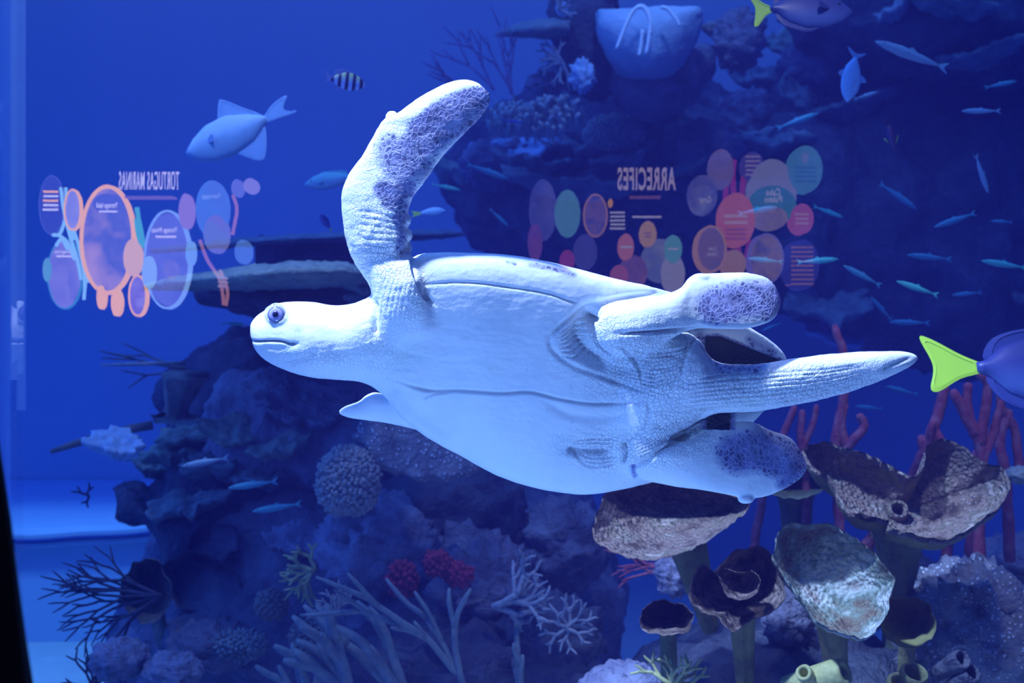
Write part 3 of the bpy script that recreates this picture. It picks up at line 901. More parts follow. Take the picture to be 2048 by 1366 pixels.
def oval(cx, cy, rx, ry, n=18, wob=.10, seed=0, rot=0.0):
    rng = random.Random(seed); out = []
    for i in range(n):
        a = 2 * math.pi * i / n; k = 1 + rng.uniform(-wob, wob)
        x, y_ = math.cos(a) * rx * k, math.sin(a) * ry * k
        out.append((cx + x * math.cos(rot) - y_ * math.sin(rot), cy + x * math.sin(rot) + y_ * math.cos(rot)))
    return out

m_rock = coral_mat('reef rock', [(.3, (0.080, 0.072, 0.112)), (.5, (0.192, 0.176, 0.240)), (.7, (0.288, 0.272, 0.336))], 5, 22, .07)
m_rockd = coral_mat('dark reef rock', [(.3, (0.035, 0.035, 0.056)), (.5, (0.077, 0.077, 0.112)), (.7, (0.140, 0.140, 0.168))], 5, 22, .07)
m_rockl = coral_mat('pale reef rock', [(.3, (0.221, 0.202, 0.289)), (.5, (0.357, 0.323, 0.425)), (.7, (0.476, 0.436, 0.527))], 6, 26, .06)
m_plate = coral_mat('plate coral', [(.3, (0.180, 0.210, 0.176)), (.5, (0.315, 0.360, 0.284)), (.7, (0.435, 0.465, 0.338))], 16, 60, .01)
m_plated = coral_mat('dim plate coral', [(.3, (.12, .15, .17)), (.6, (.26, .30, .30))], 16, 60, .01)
m_brown = coral_mat('brown plate coral', [(.3, (.12, .10, .10)), (.6, (.30, .26, .22))], 12, 40, .01)
m_speck = coral_mat('speckled coral', [(.3, (0.143, 0.132, 0.165)), (.6, (0.264, 0.253, 0.286))], 12, 50, .01, spots=(60, (0.682, 0.682, 0.770), .22))
m_knob = coral_mat('finger coral', [(.3, (0.270, 0.234, 0.234)), (.6, (0.468, 0.432, 0.396))], 30, 60, .004)
m_yel = coral_mat('yellow coral', [(.3, (.32, .32, .12)), (.6, (.56, .54, .24))], 30, 60, .004)
m_pale = coral_mat('pale branching coral', [(.3, (0.216, 0.228, 0.276)), (.6, (0.372, 0.372, 0.396))], 30, 60, .004)
m_rod = coral_mat('sea rod', [(.3, (0.143, 0.168, 0.185)), (.6, (0.260, 0.294, 0.286))], 20, 120, .003)
m_pink = coral_mat('pink gorgonian', [(.3, (.30, .16, .30)), (.6, (.52, .30, .44))], 30, 80, .003)
m_dark = coral_mat('dark gorgonian', [(.3, (.05, .04, .06)), (.6, (.11, .09, .12))], 30, 80, .003)
m_red = coral_mat('red sponge', [(.3, (0.168, 0.014, 0.028)), (.6, (0.350, 0.035, 0.063))], 30, 50, .006)
m_redrod = coral_mat('red sea rod', [(.3, (0.252, 0.042, 0.084)), (.5, (0.385, 0.084, 0.126)), (.7, (0.434, 0.182, 0.210))], 30, 90, .005)
m_blue = coral_mat('blue soft coral', [(.3, (.28, .42, .62)), (.6, (.46, .62, .82))], 20, 60, .005)
m_spin = coral_mat('cup sponge inside', [(.30, (.06, .035, .03)), (.42, (.15, .10, .08)), (.50, (.30, .21, .18)), (.57, (.16, .13, .09)), (.66, (.50, .40, .36)), (.8, (.20, .15, .12))], 13, 70, .020, spots=(75, (.75, .72, .78), .12))
m_sping = coral_mat('grey green cup sponge inside', [(.28, (.11, .065, .05)), (.42, (.22, .16, .11)), (.52, (.24, .30, .24)), (.60, (.60, .62, .58)), (.75, (.25, .17, .14))], 9, 70, .018, spots=(75, (.75, .75, .78), .10))
m_spdark = coral_mat('dark cup sponge inside', [(.28, (.02, .014, .016)), (.45, (.10, .065, .06)), (.56, (.30, .22, .19)), (.72, (.55, .46, .42))], 14, 70, .020, spots=(60, (.75, .72, .78), .10))
m_spout = coral_mat('cup sponge outside', [(.3, (0.121, 0.099, 0.035)), (.6, (0.253, 0.220, 0.088))], 10, 45, .010)
m_olive = coral_mat('olive vase sponge', [(.3, (.07, .08, .04)), (.6, (.20, .20, .09))], 10, 45, .010)
m_yin = coral_mat('yellow cup sponge inside', [(.3, (0.080, 0.072, 0.040)), (.6, (0.336, 0.304, 0.112))], 10, 45, .010)
m_barrel = coral_mat('pale barrel sponge', [(.3, (.26, .36, .48)), (.6, (.40, .50, .62))], 5, 30, .01)

from mathutils.bvhtree import BVHTree
rocks = []
def mass_(*a, **k):
    o = mass(*a, **k)
    if a[0] == 'reef_rock': rocks.append(BVHTree.FromPolygons([v.co for v in o.data.vertices], [tuple(q.vertices) for q in o.data.polygons]))
    return o
def seat(px, py, y, back=.04, reach=1.3):
    """the distance at which something seen near (px, py) grows out of the rock behind it"""
    eye = Vector((0, 0, CAMZ)); best = None
    for dx, dy in ((0, 0), (0, 18), (20, 10), (-20, 10), (40, 20), (-40, 20), (0, 45), (70, 25), (-70, 25)):
        d = (at(px + dx, py + dy, 5) - eye).normalized()
        for t in rocks:
            h = t.ray_cast(eye, d)
            if h[0] is not None and abs(h[0].y - y) < reach and (best is None or h[0].y < best): best = h[0].y
        if best is not None: return best - back
    return y

# ------------------------------------------------------------------ left reef
mass_('reef_rock', 'broad dark rock slope filling the bottom centre under the turtle', 'rock', [
    (235, 1250, 240, 1420, .3, .1, .2), (300, 1120, 300, 1450, .5, .1, .5), (420, 960, 400, 1480, .7, .1, .8), (560, 900, 540, 1500, .8, 0, .9), (700, 930, 700, 1500, .8, -.1, .9),
    (850, 900, 860, 1500, .8, -.1, .9), (1000, 930, 1000, 1500, .8, -.1, .8), (1120, 980, 1110, 1500, .8, -.1, .7), (1205, 1060, 1190, 1500, .7, 0, .5), (1225, 1200, 1222, 1450, .6, .1, .2)],
    5.0, m_rock, .20, 1.6, 14, 120, 2.0)
mass_('reef_rock', 'purple rock shoulder behind the turtle\'s chin and neck', 'rock', [
    (415, 840, 418, 870, .1, 0, .1), (440, 770, 440, 960, .2, 0, .35), (520, 740, 530, 990, .3, 0, .5), (620, 745, 620, 1000, .3, 0, .5), (720, 765, 720, 1000, .3, 0, .5), (820, 790, 810, 980, .3, 0, .4), (900, 850, 900, 940, .3, 0, .2)],
    5.2, m_rockl, .10, 3.0, 10, 80, 5.0)
mass_('reef_rock', 'black blue rock rising behind the turtle\'s face', 'rock', [
    (325, 800, 330, 830, .2, 0, .1), (345, 745, 350, 900, .2, 0, .3), (400, 705, 410, 930, .3, 0, .5), (470, 668, 480, 950, .3, 0, .5), (540, 640, 560, 960, .3, 0, .5), (640, 620, 660, 930, .3, 0, .5), (740, 640, 740, 880, .3, 0, .3)],
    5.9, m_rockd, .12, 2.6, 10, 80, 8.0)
mass_('reef_rock', 'steep dark rock pile at lower left above the dim cups', 'rock', [
    (236, 985, 240, 1035, .1, 0, .15), (262, 978, 262, 1046, .1, 0, .2), (310, 990, 318, 1075, .1, 0, .3), (360, 900, 350, 1240, .2, 0, .4), (450, 880, 440, 1400, .3, 0, .5), (560, 900, 560, 1420, .3, 0, .5), (640, 940, 640, 1300, .3, 0, .3)],
    5.1, m_rockd, .10, 2.6, 10, 80, 11.0)
mass_('table_coral', 'long table coral with a lit crusty rim left of the raised flipper', 'coral', [
    (284, 572, 286, 578, -.1, 0, .05), (320, 562, 322, 579, -.1, 0, .25), (400, 548, 402, 580, -.2, 0, .5), (500, 534, 500, 578, -.2, 0, .7), (600, 525, 600, 576, -.2, 0, .7), (680, 527, 680, 572, -.2, 0, .6), (745, 542, 745, 566, -.1, 0, .4), (770, 552, 770, 560, -.1, 0, .1)],
    4.6, m_plate, .02, 12, 10, 48, 3.0)
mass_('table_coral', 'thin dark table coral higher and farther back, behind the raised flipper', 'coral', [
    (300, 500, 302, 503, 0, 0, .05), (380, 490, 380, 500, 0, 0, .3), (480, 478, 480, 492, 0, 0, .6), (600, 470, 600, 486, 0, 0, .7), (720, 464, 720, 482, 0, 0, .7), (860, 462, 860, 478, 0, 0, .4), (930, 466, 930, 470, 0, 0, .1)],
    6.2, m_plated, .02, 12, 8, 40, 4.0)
mass_('reef_rock', 'dark rock stem under the farther table coral', 'rock', [
    (520, 484, 520, 600, 0, 0, .1), (560, 480, 550, 640, 0, 0, .4), (640, 478, 640, 640, 0, 0, .5), (720, 476, 730, 640, 0, 0, .4), (760, 480, 770, 600, 0, 0, .1)], 6.3, m_rockd, .08, 3, 8, 48, 6.0)
mass_('reef_rock', 'black rock under the long table coral above the turtle\'s head', 'rock', [
    (392, 580, 396, 592, 0, 0, .1), (430, 572, 440, 606, 0, 0, .3), (520, 570, 520, 632, 0, 0, .5), (620, 570, 620, 660, 0, 0, .5), (720, 570, 720, 660, 0, 0, .5), (790, 580, 790, 640, 0, 0, .3)], 5.3, m_rockd, .06, 3, 8, 48, 6.0)
slab('plate_coral', 'small plate coral under the long table coral, by the flipper root', 'coral', 720, 574, 80, 4.5, m_plate, (.25, .05, 0), .05, .2, 1)
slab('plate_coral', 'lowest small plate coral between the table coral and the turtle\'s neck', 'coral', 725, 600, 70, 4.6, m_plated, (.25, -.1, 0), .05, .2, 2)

cup('barrel_sponge', 'round brown barrel sponge with a pale lower lip on the left reef edge', 'sponge', oval(352, 838, 50, 12, seed=1), (350, 836), (372, 750, .0), 4.9, m_plated, m_brown, .1, .02, .95, .02, 1, tdepth=.1)
shrub('staghorn_coral', 'long knobbly brown coral branch reaching out left', 'coral', 310, 850, 4.9, m_brown, [(-1, -.01)], .40, .019, 0, 1, .12, .45, seed=3, n=8)
shrub('staghorn_coral', 'straight thin pale branch pointing left over the barrel sponge', 'coral', 372, 726, 5.0, m_knob, [(-1, -.03), (-1, .0)], .34, .009, 0, 1, .1, .06, seed=4)
shrub('sea_whip', 'fine drooping branches left of the turtle\'s chin', 'coral', 372, 738, 5.2, m_brown, [(-1, .35), (-1, .15), (-1, -.12)], .2, .006, 1, 2, .3, .3, seed=5)
for i, (x, y_, w, t, lab, m_) in enumerate([
    (460, 868, 112, (.75, .1, .1), 'greenish plate coral tilted towards us below the turtle\'s chin', m_plate),
    (565, 902, 110, (.35, -.25, 0), 'pale ragged plate coral right of the greenish tilted one', m_plate),
    (380, 880, 130, (.3, -.12, 0), 'thin plate coral under the barrel sponge lip', m_plate),
    (340, 918, 110, (.28, -.05, 0), 'small plate coral with a bright left end at the reef edge', m_plate),
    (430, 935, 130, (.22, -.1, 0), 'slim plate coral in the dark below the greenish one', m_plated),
    (300, 940, 70, (.3, .2, 0), 'bright edged small plate coral farthest left on the reef', m_plate),
    (520, 960, 110, (.22, -.1, 0), 'slim plate coral left of the round finger coral head', m_plated),
    (385, 1018, 140, (.5, -.2, 0), 'lumpy grey plate coral above the dim brown cups', m_plated),
    (590, 1082, 110, (.5, .15, 0), 'mottled plate coral above the yellow tuft coral', m_rockl),
    (235, 895, 110, (.4, .1, 0), 'bluish plate coral jutting over open water at left', m_blue),
    (610, 820, 200, (.55, .2, 0), 'jagged pale edged plate coral left of the far front flipper', m_rockl)]):
    slab('plate_coral', lab, 'coral', x, y_, w, seat(x, y_, 4.4), m_, t, .05, .25, 3.0 + i, ragged=.35, bump=.035)
slab('star_coral', 'wide speckled plate coral right under the far front flipper', 'coral', 835, 893, 250, 4.1, m_speck, (1.0, .28, .1), .09, .1, 33, ratio=.62, ragged=.15)
knobby('finger_coral', 'round head of stubby pale fingers below the far front flipper', 'coral', 696, 965, 58, 66, 4.0, m_knob, 700, .009, .014, 5)
lump('reef_rock', 'rock stalk carrying the round finger coral head', 'rock', 715, 1060, 50, 70, 4.35, m_rock, .3, 3, 4)
for i, (x, y_, rx, ry, yy, m_, lab) in enumerate([
    (760, 1090, 130, 100, 4.45, m_rockl, 'pitted blue grey rock face left of the red sponges'),
    (960, 1180, 120, 110, 4.35, m_rock, 'rounded rock behind the three red sponges'),
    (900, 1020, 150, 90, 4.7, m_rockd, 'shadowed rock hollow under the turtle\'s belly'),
    (1120, 1090, 100, 90, 4.7, m_rock, 'purple rock left of the big cup sponge'),
    (880, 1310, 190, 80, 4.2, m_rockd, 'low dark rock at the bottom edge behind the sea rods'),
    (1100, 1270, 110, 80, 4.2, m_rockd, 'dark rock under the pale branching coral'),
    (240, 1318, 60, 40, 4.0, m_rockl, 'small pale pinkish rock at the bottom left'),
    (345, 1345, 60, 40, 4.0, m_rockl, 'pale knob of rock right of the small pinkish one'),
    (430, 1290, 90, 50, 4.3, m_rock, 'bluish rock at the foot of the dim brown cups')]):
    lump('reef_rock', lab, 'rock', x, y_, rx, ry, yy, m_, .45, 3.2, 20 + i)
shrub('tuft_coral', 'yellowish bushy coral at the left edge of the pitted rock', 'coral', 625, 1140, 4.0, m_yel, [(-1, .6), (-.8, .2), (-.7, -.2), (-.9, -.7), (-.3, .8), (-.2, -1), (-.5, -1.2)], .05, .008, 2, 2, .6, .3, seed=7)
shrub('tuft_coral', 'small round tuft coral above the pale sea rods', 'coral', 675, 1232, 3.95, m_knob, [(-1, .4), (-.9, 0), (-.6, .9), (0, 1), (.4, .8), (-.9, -.5), (.2, .6), (-.3, .9)], .045, .006, 2, 2, .5, .2, seed=8)
shrub('sea_rod', 'long pale bent rods arching over the pitted rock', 'coral', 850, 1270, 3.8, m_rod, [(-1, .42), (-.95, .62)], .2, .011, 1, 2, .35, .15, seed=9, n=8)
for i, (x, y_, d, l, lab) in enumerate([
    (700, 1390, [(-.5, 1), (-.75, .9), (-.25, 1), (-1, .75), (-.1, 1), (-.6, 1)], .16, 'thick blue grey fingers fanning from the bottom edge, left clump'),
    (800, 1395, [(-.5, 1), (-.25, 1), (-.65, .8)], .2, 'blue grey fingers in the middle clump along the bottom'),
    (930, 1370, [(-.45, 1), (-.62, .9), (-.3, 1)], .2, 'slender lit fingers leaning left under the red sponges'),
    (620, 1410, [(-.6, 1), (-.9, .8), (-.3, 1), (0, 1)], .12, 'short pale fingers at the bottom left of the finger clumps'),
    (1040, 1400, [(.08, 1), (-.08, 1), (.2, 1)], .12, 'upright pale green fingers at the bottom centre')]):
    shrub('finger_sponge', lab, 'sponge', x, y_, 3.8 + .04 * i, m_rod, d, l * 1.05, (.021, .020, .013, .017, .014)[i], 1, 2, .2, .45, seed=12 + i, n=9)
for i, (x, y_, r) in enumerate([(805, 1160, 25), (876, 1130, 21), (918, 1152, 20)]):
    knobby('red_sponge', ['largest, leftmost dark red knobbly sponge on the rock', 'dark red knobbly sponge highest of the three', 'small red knobbly sponge right of the other two'][i], 'sponge', x, y_, r, r * (1.25 if i == 0 else 1), 4.0, m_red, 70, .012, .016, 30 + i)
shrub('branching_coral', 'pale knobbly coral branch running up to the right below the big cup sponge', 'coral', 990, 1215, 4.0, m_pale, [(1, .30), (1, .45), (1, .15), (.9, .7), (.8, -.1)], .085, .012, 3, 2, .62, .5, seed=21, n=6)
shrub('branching_coral', 'small pale green bush coral below the knobbly branch', 'coral', 1135, 1255, 3.95, m_pale, [(-1, .4), (-.5, .8), (.2, 1), (.7, .7), (1, .1), (.8, -.5), (0, -.8), (-.7, -.5)], .05, .007, 2, 2, .6, .3, seed=22)
knobby('brain_coral', 'dim round coral head between the yellow tuft and the brown cups', 'coral', 543, 1210, 32, 30, 4.3, m_brown, 120, .010, .008, 40)
knobby('brain_coral', 'dim fuzzy coral ball at the left of the blue grey fingers', 'coral', 618, 1275, 34, 30, 4.1, m_brown, 150, .009, .012, 41)
knobby('brain_coral', 'dark greenish fuzzy coral mound at the bottom left', 'coral', 480, 1290, 50, 26, 4.2, m_plated, 180, .009, .014, 42)
cup('cup_sponge', 'dim brown cup sponge with its mouth to the left at lower left', 'sponge', oval(292, 1180, 50, 62, seed=5), (300, 1180), (330, 1290, .3), 4.3, m_brown, m_brown, .03, .02, .3, .02, 5, tdepth=.18)
cup('cup_sponge', 'largest dim brown cup sponge, right of the dim left one', 'sponge', oval(405, 1170, 85, 60, seed=6, rot=.5), (420, 1180), (420, 1330, .4), 4.6, m_brown, m_brown, .03, .02, .3, .02, 6, tdepth=.3)
cup('cup_sponge', 'dim upper cup sponge against the dark rock pile', 'sponge', oval(425, 1085, 55, 40, seed=7, rot=-.3), (425, 1090), (430, 1180, .3), 4.7, m_rockd, m_brown, .03, .02, .3, .02, 7, tdepth=.2)
shrub('sea_fan', 'dark gorgonian fan spreading left over the blue ledge', 'coral', 320, 1190, 4.15, m_dark, [(-1, .22), (-1, .05), (-1, -.12), (-1, -.3), (-.9, -.5), (-.8, -.75), (-1, .35)], .14, .007, 3, 2, .32, .3, seed=50, plane=True)
shrub('sea_fan', 'black gorgonian twigs before the bright sand at the bottom left', 'coral', 190, 1380, 4.1, m_dark, [(-.4, 1), (-.1, 1), (.3, 1), (-.9, .5), (.6, .8)], .06, .006, 2, 2, .5, .3, seed=51, plane=True)
shrub('sea_fan', 'tiny dark sprig above the bright far ledge', 'coral', 176, 990, 5.0, m_dark, [(-.3, -1), (.1, 1), (-.8, .2)], .035, .006, 1, 2, .6, .3, seed=52)

# ------------------------------------------------------------------ right reef: cup sponges and sea rods
A = [(1242, 962), (1303, 958), (1377, 968), (1437, 985), (1488, 1000), (1500, 1012), (1481, 1033), (1446, 1059), (1403, 1090), (1355, 1109), (1303, 1120), (1255, 1116), (1212, 1098), (1190, 1081), (1184, 1059), (1195, 1025), (1212, 986)]
B_ = [(1607, 903), (1620, 888), (1650, 882), (1689, 895), (1724, 903), (1767, 923), (1797, 942), (1819, 953), (1845, 938), (1850, 912), (1854, 890), (1880, 878), (1915, 886), (1949, 908), (1971, 925), (2006, 938), (2021, 968), (2010, 999),
      (1984, 1025), (1954, 1046), (1919, 1068), (1876, 1076), (1823, 1068), (1780, 1055), (1776, 1038), (1737, 1033), (1698, 1018), (1680, 990), (1659, 953), (1628, 934)]
C_ = [(1559, 1059), (1576, 1049), (1637, 1047), (1676, 1055), (1706, 1075), (1741, 1096), (1763, 1125), (1784, 1146), (1790, 1159), (1780, 1190), (1776, 1224), (1758, 1250), (1743, 1272), (1715, 1275), (1672, 1263), (1641, 1250), (1620, 1220), (1594, 1185), (1563, 1142), (1547, 1112), (1552, 1081)]
D_ = [(1390, 1142), (1411, 1131), (1430, 1140), (1463, 1103), (1498, 1092), (1529, 1096), (1550, 1120), (1566, 1164), (1566, 1198), (1542, 1224), (1498, 1242), (1463, 1262), (1437, 1237), (1403, 1224), (1379, 1203), (1381, 1168)]
E_ = [(1286, 1220), (1312, 1203), (1346, 1205), (1372, 1216), (1385, 1233), (1377, 1259), (1342, 1272), (1303, 1268), (1279, 1246)]
F_ = [(1776, 1198), (1823, 1192), (1854, 1207), (1871, 1242), (1862, 1276), (1828, 1296), (1789, 1287), (1763, 1263), (1763, 1229)]
cup('cup_sponge', 'broad cup sponge half hidden under the turtle\'s lower hind flipper', 'sponge', A, (1350, 1020), (1420, 1260, .45), 3.25, m_spin, m_spout, .14, .012, .12, .016, 11, tdepth=.24)
big_cup = cup('cup_sponge', 'biggest two lobed cup sponge with a dark hole, at the right', 'sponge', B_, (1798, 1016), (1800, 1220, .5), 3.3, m_spin, m_spout, .14, .012, .10, .014, 12, tdepth=.16)
osc = tube_sponge('x', 1797, 1018, 20, 3.40, m_spin, (-.15, -.8, .45), 1.0, .6, 9)
del osc['label']; del osc['category']; osc.name = 'pore'; osc.parent = big_cup; osc['label'] = 'dark round hole with a raised lip'
cup('cup_sponge', 'grey green oval cup sponge tilted to face the glass', 'sponge', C_, (1660, 1180), (1680, 1400, .5), 3.1, m_sping, m_spout, .10, .014, .18, .010, 13, tdepth=.17)
cup('cup_sponge', 'dark folded cup sponge left of the grey green oval one', 'sponge', D_, (1480, 1180), (1490, 1380, .45), 3.15, m_spdark, m_spout, .08, .014, .2, .014, 14, tdepth=.2)
cup('cup_sponge', 'inner curl standing inside the dark folded cup sponge', 'sponge', [(1432, 1145), (1450, 1138), (1478, 1145), (1505, 1142), (1520, 1160), (1512, 1185), (1490, 1200), (1462, 1195), (1445, 1175)], (1485, 1165), (1490, 1200, .22), 3.12, m_spdark, m_spdark, .03, .01, .3, .006, 15, tdepth=.1)
cup('cup_sponge', 'smallest pale lipped cup sponge with a black mouth', 'sponge', E_, (1335, 1225), (1340, 1400, .3), 3.1, m_spdark, m_olive, .05, .012, .35, .006, 16, tdepth=.22)
cup('cup_sponge', 'yellow rimmed cup sponge right of the grey green oval one', 'sponge', F_, (1815, 1238), (1810, 1400, .3), 3.3, m_yin, m_spout, .05, .012, .35, .006, 17, tdepth=.22)
cup('vase_sponge', 'olive vase sponge standing behind the lower hind flipper tip', 'sponge', oval(1590, 965, 78, 30, seed=2), (1590, 970), (1600, 1260, .2), 3.9, m_olive, m_olive, .16, .02, .55, .02, 18, tdepth=.3)
cup('vase_sponge', 'shadowed vase sponge under the two lobed cup', 'sponge', oval(1795, 1060, 62, 22, seed=3), (1795, 1065), (1800, 1300, .2), 3.9, m_olive, m_olive, .14, .02, .6, .02, 19, tdepth=.3)
for i, (x, y_, rx, ry, m_, lab) in enumerate([
    (1607, 1345, 17, 15, m_yel, 'small tube sponge with a pale ring mouth at the bottom edge'),
    (1688, 1345, 30, 22, m_yel, 'round green tube sponge with its mouth turned right'),
    (1796, 1362, 22, 14, m_yel, 'tube sponge with a bright yellow lip at the bottom edge'),
    (1830, 1345, 28, 22, m_olive, 'olive tube sponge behind the bright lipped one'),
    (1925, 1318, 20, 20, m_rockd, 'dark ringed tube sponge on the bottom right rock, upper'),
    (1945, 1345, 22, 18, m_rockd, 'dark ringed tube sponge on the bottom right rock, lower')]):
    tube_sponge(lab, x, y_, max(rx, ry), 3.1, m_, ((-.5, -.75, .55), (.75, -.6, .4), (-.1, -.6, .7), (.1, -.5, .8), (.3, -.7, .5), (.3, -.6, .6))[i], 1.0, (.55, .5, .6, .75, .6, .6)[i], i)
for i, (x, y_, rx, ry, yy, m_, lab) in enumerate([
    (1950, 1270, 150, 150, 3.7, m_speck, 'speckled dark rock in the bottom right corner'),
    (1560, 1400, 320, 160, 4.0, m_rockd, 'wide dark rock floor below the cup sponges'),
    (1575, 1240, 50, 60, 3.8, m_rock, 'lumpy purple rock between the two middle cup sponges'),
    (1350, 1145, 42, 50, 3.9, m_rockl, 'bluish rock seen below the half hidden cup sponge'),
    (1250, 1380, 90, 50, 3.8, m_rockl, 'pale blue stone at the bottom under the smallest cup'),
    (2060, 1130, 110, 60, 4.4, m_rock, 'rock shelf at the right edge behind the sea rods'),
    (1760, 1170, 130, 80, 4.6, m_rockd, 'rock shelf between the sea rods and the yellow rimmed cup'),
    (2040, 950, 30, 18, 3.6, m_plated, 'grey coral nub at the right edge by the two lobed cup')]):
    lump('reef_rock', lab, 'rock', x, y_, rx, ry, yy, m_, .4, 3.2, 70 + i)
shrub('tuft_coral', 'yellow green bushy coral at the bottom below the smallest cup', 'coral', 1345, 1370, 3.3, m_yel, [(-1, .6), (-.6, 1), (0, 1), (.5, 1), (1, .7), (.8, .2)], .05, .007, 2, 2, .5, .3, seed=80)
shrub('sea_fan', 'fine red gorgonian twigs left of the dark folded cup', 'coral', 1350, 1140, 3.9, m_redrod, [(-1, .1), (-1, -.15), (-1, .3)], .09, .006, 2, 2, .35, .25, seed=81, plane=True)
def rods(label, trunks, y, seed):
    mb = MB(); rng = random.Random(seed)
    for pts, r in trunks:
        P = catmull([list(at(px, py, y + dy)) for px, py, dy in pts], 7)
        P = P + np.array([[.004 * noise.noise(Vector(p) * 25), 0, .003 * noise.noise(Vector(p) * 31)] for p in P])
        rr = [r * (1 - .25 * i / len(P)) * (1 + .12 * noise.noise(Vector(p) * 60)) for i, p in enumerate(P)]; rr[-1] *= .55
        mb.tube(P, rr, 9)
    return tag(mb.build('sea_rod', m_redrod), label, 'coral')
rods('red sea rod crossing behind the tail middle, one arm hooked', [
    ([(1680, 1130, 0), (1676, 1000, 0), (1672, 880, 0), (1690, 780, 0), (1690, 720, 0), (1668, 650, 0)], .018), ([(1690, 900, 0), (1715, 872, -.02), (1727, 850, -.02), (1718, 828, -.02)], .017),
    ([(1690, 890, 0), (1683, 850, 0), (1690, 800, 0)], .016)], 3.9, 1)
rods('red sea rod behind the lower hind flipper', [([(1500, 1160, 0), (1515, 1050, 0), (1540, 930, 0), (1570, 860, 0), (1590, 810, 0)], .016), ([(1610, 1100, 0), (1612, 950, 0), (1600, 870, 0), (1604, 820, 0)], .016), ([(1604, 900, 0), (1625, 850, 0), (1635, 810, 0)], .013)], 4.1, 2)
rods('thick red sea rod rising behind the yellow tail fin', [([(1690, 1150, 0.1), (1800, 1000, .1), (1850, 900, 0), (1875, 830, 0), (1890, 770, 0)], .022), ([(1850, 910, 0), (1840, 870, 0)], .017), ([(1865, 850, 0), (1885, 890, -.02), (1895, 900, 0)], .016), ([(1855, 900, 0), (1862, 860, -.03), (1868, 840, -.03)], .014)], 3.85, 3)
rods('forked red sea rod under the right fish', [([(1960, 1180, 0), (1958, 1000, 0), (1962, 900, 0), (1930, 830, 0), (1905, 780, 0)], .02), ([(1950, 870, 0), (1935, 810, 0), (1937, 765, 0)], .018), ([(1960, 890, 0), (1970, 820, 0), (1975, 770, 0), (1955, 745, 0)], .018), ([(1962, 930, 0), (1990, 860, 0), (2002, 800, 0)], .016)], 3.8, 4)
rods('red sea rod at the right edge with dark lower stems', [([(1890, 1160, .1), (1900, 1060, .1), (1925, 960, .1), (1980, 870, .1), (2010, 820, 0)], .02), ([(1935, 1190, .1), (1940, 1080, .1), (1960, 1000, .1)], .02), ([(2020, 1120, .1), (2012, 960, 0), (2000, 880, 0), (2020, 820, 0)], .02), ([(2040, 950, 0), (2030, 860, 0), (2000, 800, 0), (2025, 690, 0), (2024, 662, 0)], .016)], 3.95, 5)

# ------------------------------------------------------------------ upper reef, far back
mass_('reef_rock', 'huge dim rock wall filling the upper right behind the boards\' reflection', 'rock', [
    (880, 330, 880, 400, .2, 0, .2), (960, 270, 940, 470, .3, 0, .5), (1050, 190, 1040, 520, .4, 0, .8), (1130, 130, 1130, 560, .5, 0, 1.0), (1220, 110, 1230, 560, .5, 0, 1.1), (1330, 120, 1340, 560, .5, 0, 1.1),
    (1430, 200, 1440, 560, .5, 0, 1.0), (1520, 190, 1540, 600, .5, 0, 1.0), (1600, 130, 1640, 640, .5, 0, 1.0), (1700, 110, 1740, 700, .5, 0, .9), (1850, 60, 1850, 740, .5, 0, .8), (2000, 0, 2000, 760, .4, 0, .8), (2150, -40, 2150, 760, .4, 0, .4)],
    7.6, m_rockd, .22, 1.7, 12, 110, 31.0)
mass_('reef_rock', 'dark rock neck left of the pale barrel sponge', 'rock', [
    (1105, 20, 1108, 60, 0, 0, .1), (1130, -40, 1125, 150, 0, 0, .3), (1165, -60, 1165, 200, 0, 0, .35), (1205, -40, 1210, 200, 0, 0, .3), (1230, 0, 1240, 160, 0, 0, .1)], 6.4, m_rockd, .08, 3.5, 8, 48, 33.0)
mass_('reef_rock', 'dark rock hanging in the top right corner behind the yellow tailed fish', 'rock', [
    (1560, 20, 1560, 40, 0, 0, .1), (1640, -60, 1640, 90, 0, 0, .4), (1760, -80, 1760, 130, 0, 0, .6), (1900, -80, 1900, 160, 0, 0, .7), (2100, -80, 2100, 180, 0, 0, .5)], 7.2, m_rockd, .14, 2.6, 8, 60, 35.0)
br = thing('barrel_sponge', 'huge pale barrel sponge at the top hung with three white strands', 'sponge', at(1295, 60, 6.0))
def rel(V, o): return [Vector(v) - o.location for v in V]
V, F = loft_px([(1188, 22, 1188, 60, 0, 0, .02, .05), (1200, 14, 1200, 90, -.05, -.02, .14, .2), (1240, 14, 1240, 142, -.1, 0, .22, .3), (1300, 15, 1300, 160, -.1, 0, .26, .3), (1350, 15, 1350, 145, -.1, 0, .22, .3), (1388, 17, 1385, 95, -.05, 0, .12, .2), (1402, 22, 1400, 45, 0, 0, .02, .05)], 6.0, 6, 40, .8, .8)
mesh_obj('body', rel(displace(V, F, .02, 4, 3, 0), br), F, m_barrel, br)
m_strand = plain_mat('white strand', (.82, .88, .95), .7)
for pts in ([(1232, 100), (1252, 50), (1268, 20), (1285, 12), (1298, 30), (1300, 60), (1292, 110)], [(1300, 70), (1300, 40), (1288, 16), (1276, 14)], [(1322, 14), (1335, 18), (1350, 36), (1360, 52)], [(1278, 112), (1282, 90), (1285, 60)]):
    mb = MB(); mb.tube(rel([Vector(p) for p in catmull([list(at(x, y_, 5.60)) for x, y_ in pts], 6)], br), .009, 7); mb.build('strand', m_strand, br)
mass_('reef_rock', 'dim bowl shaped rock under the pale barrel sponge', 'rock', [
    (1185, 90, 1190, 130, 0, 0, .1), (1220, 80, 1230, 200, 0, 0, .4), (1300, 100, 1300, 240, 0, 0, .5), (1380, 90, 1380, 210, 0, 0, .4), (1420, 90, 1425, 140, 0, 0, .1)], 6.5, m_rock, .06, 3.5, 8, 48, 36.0)
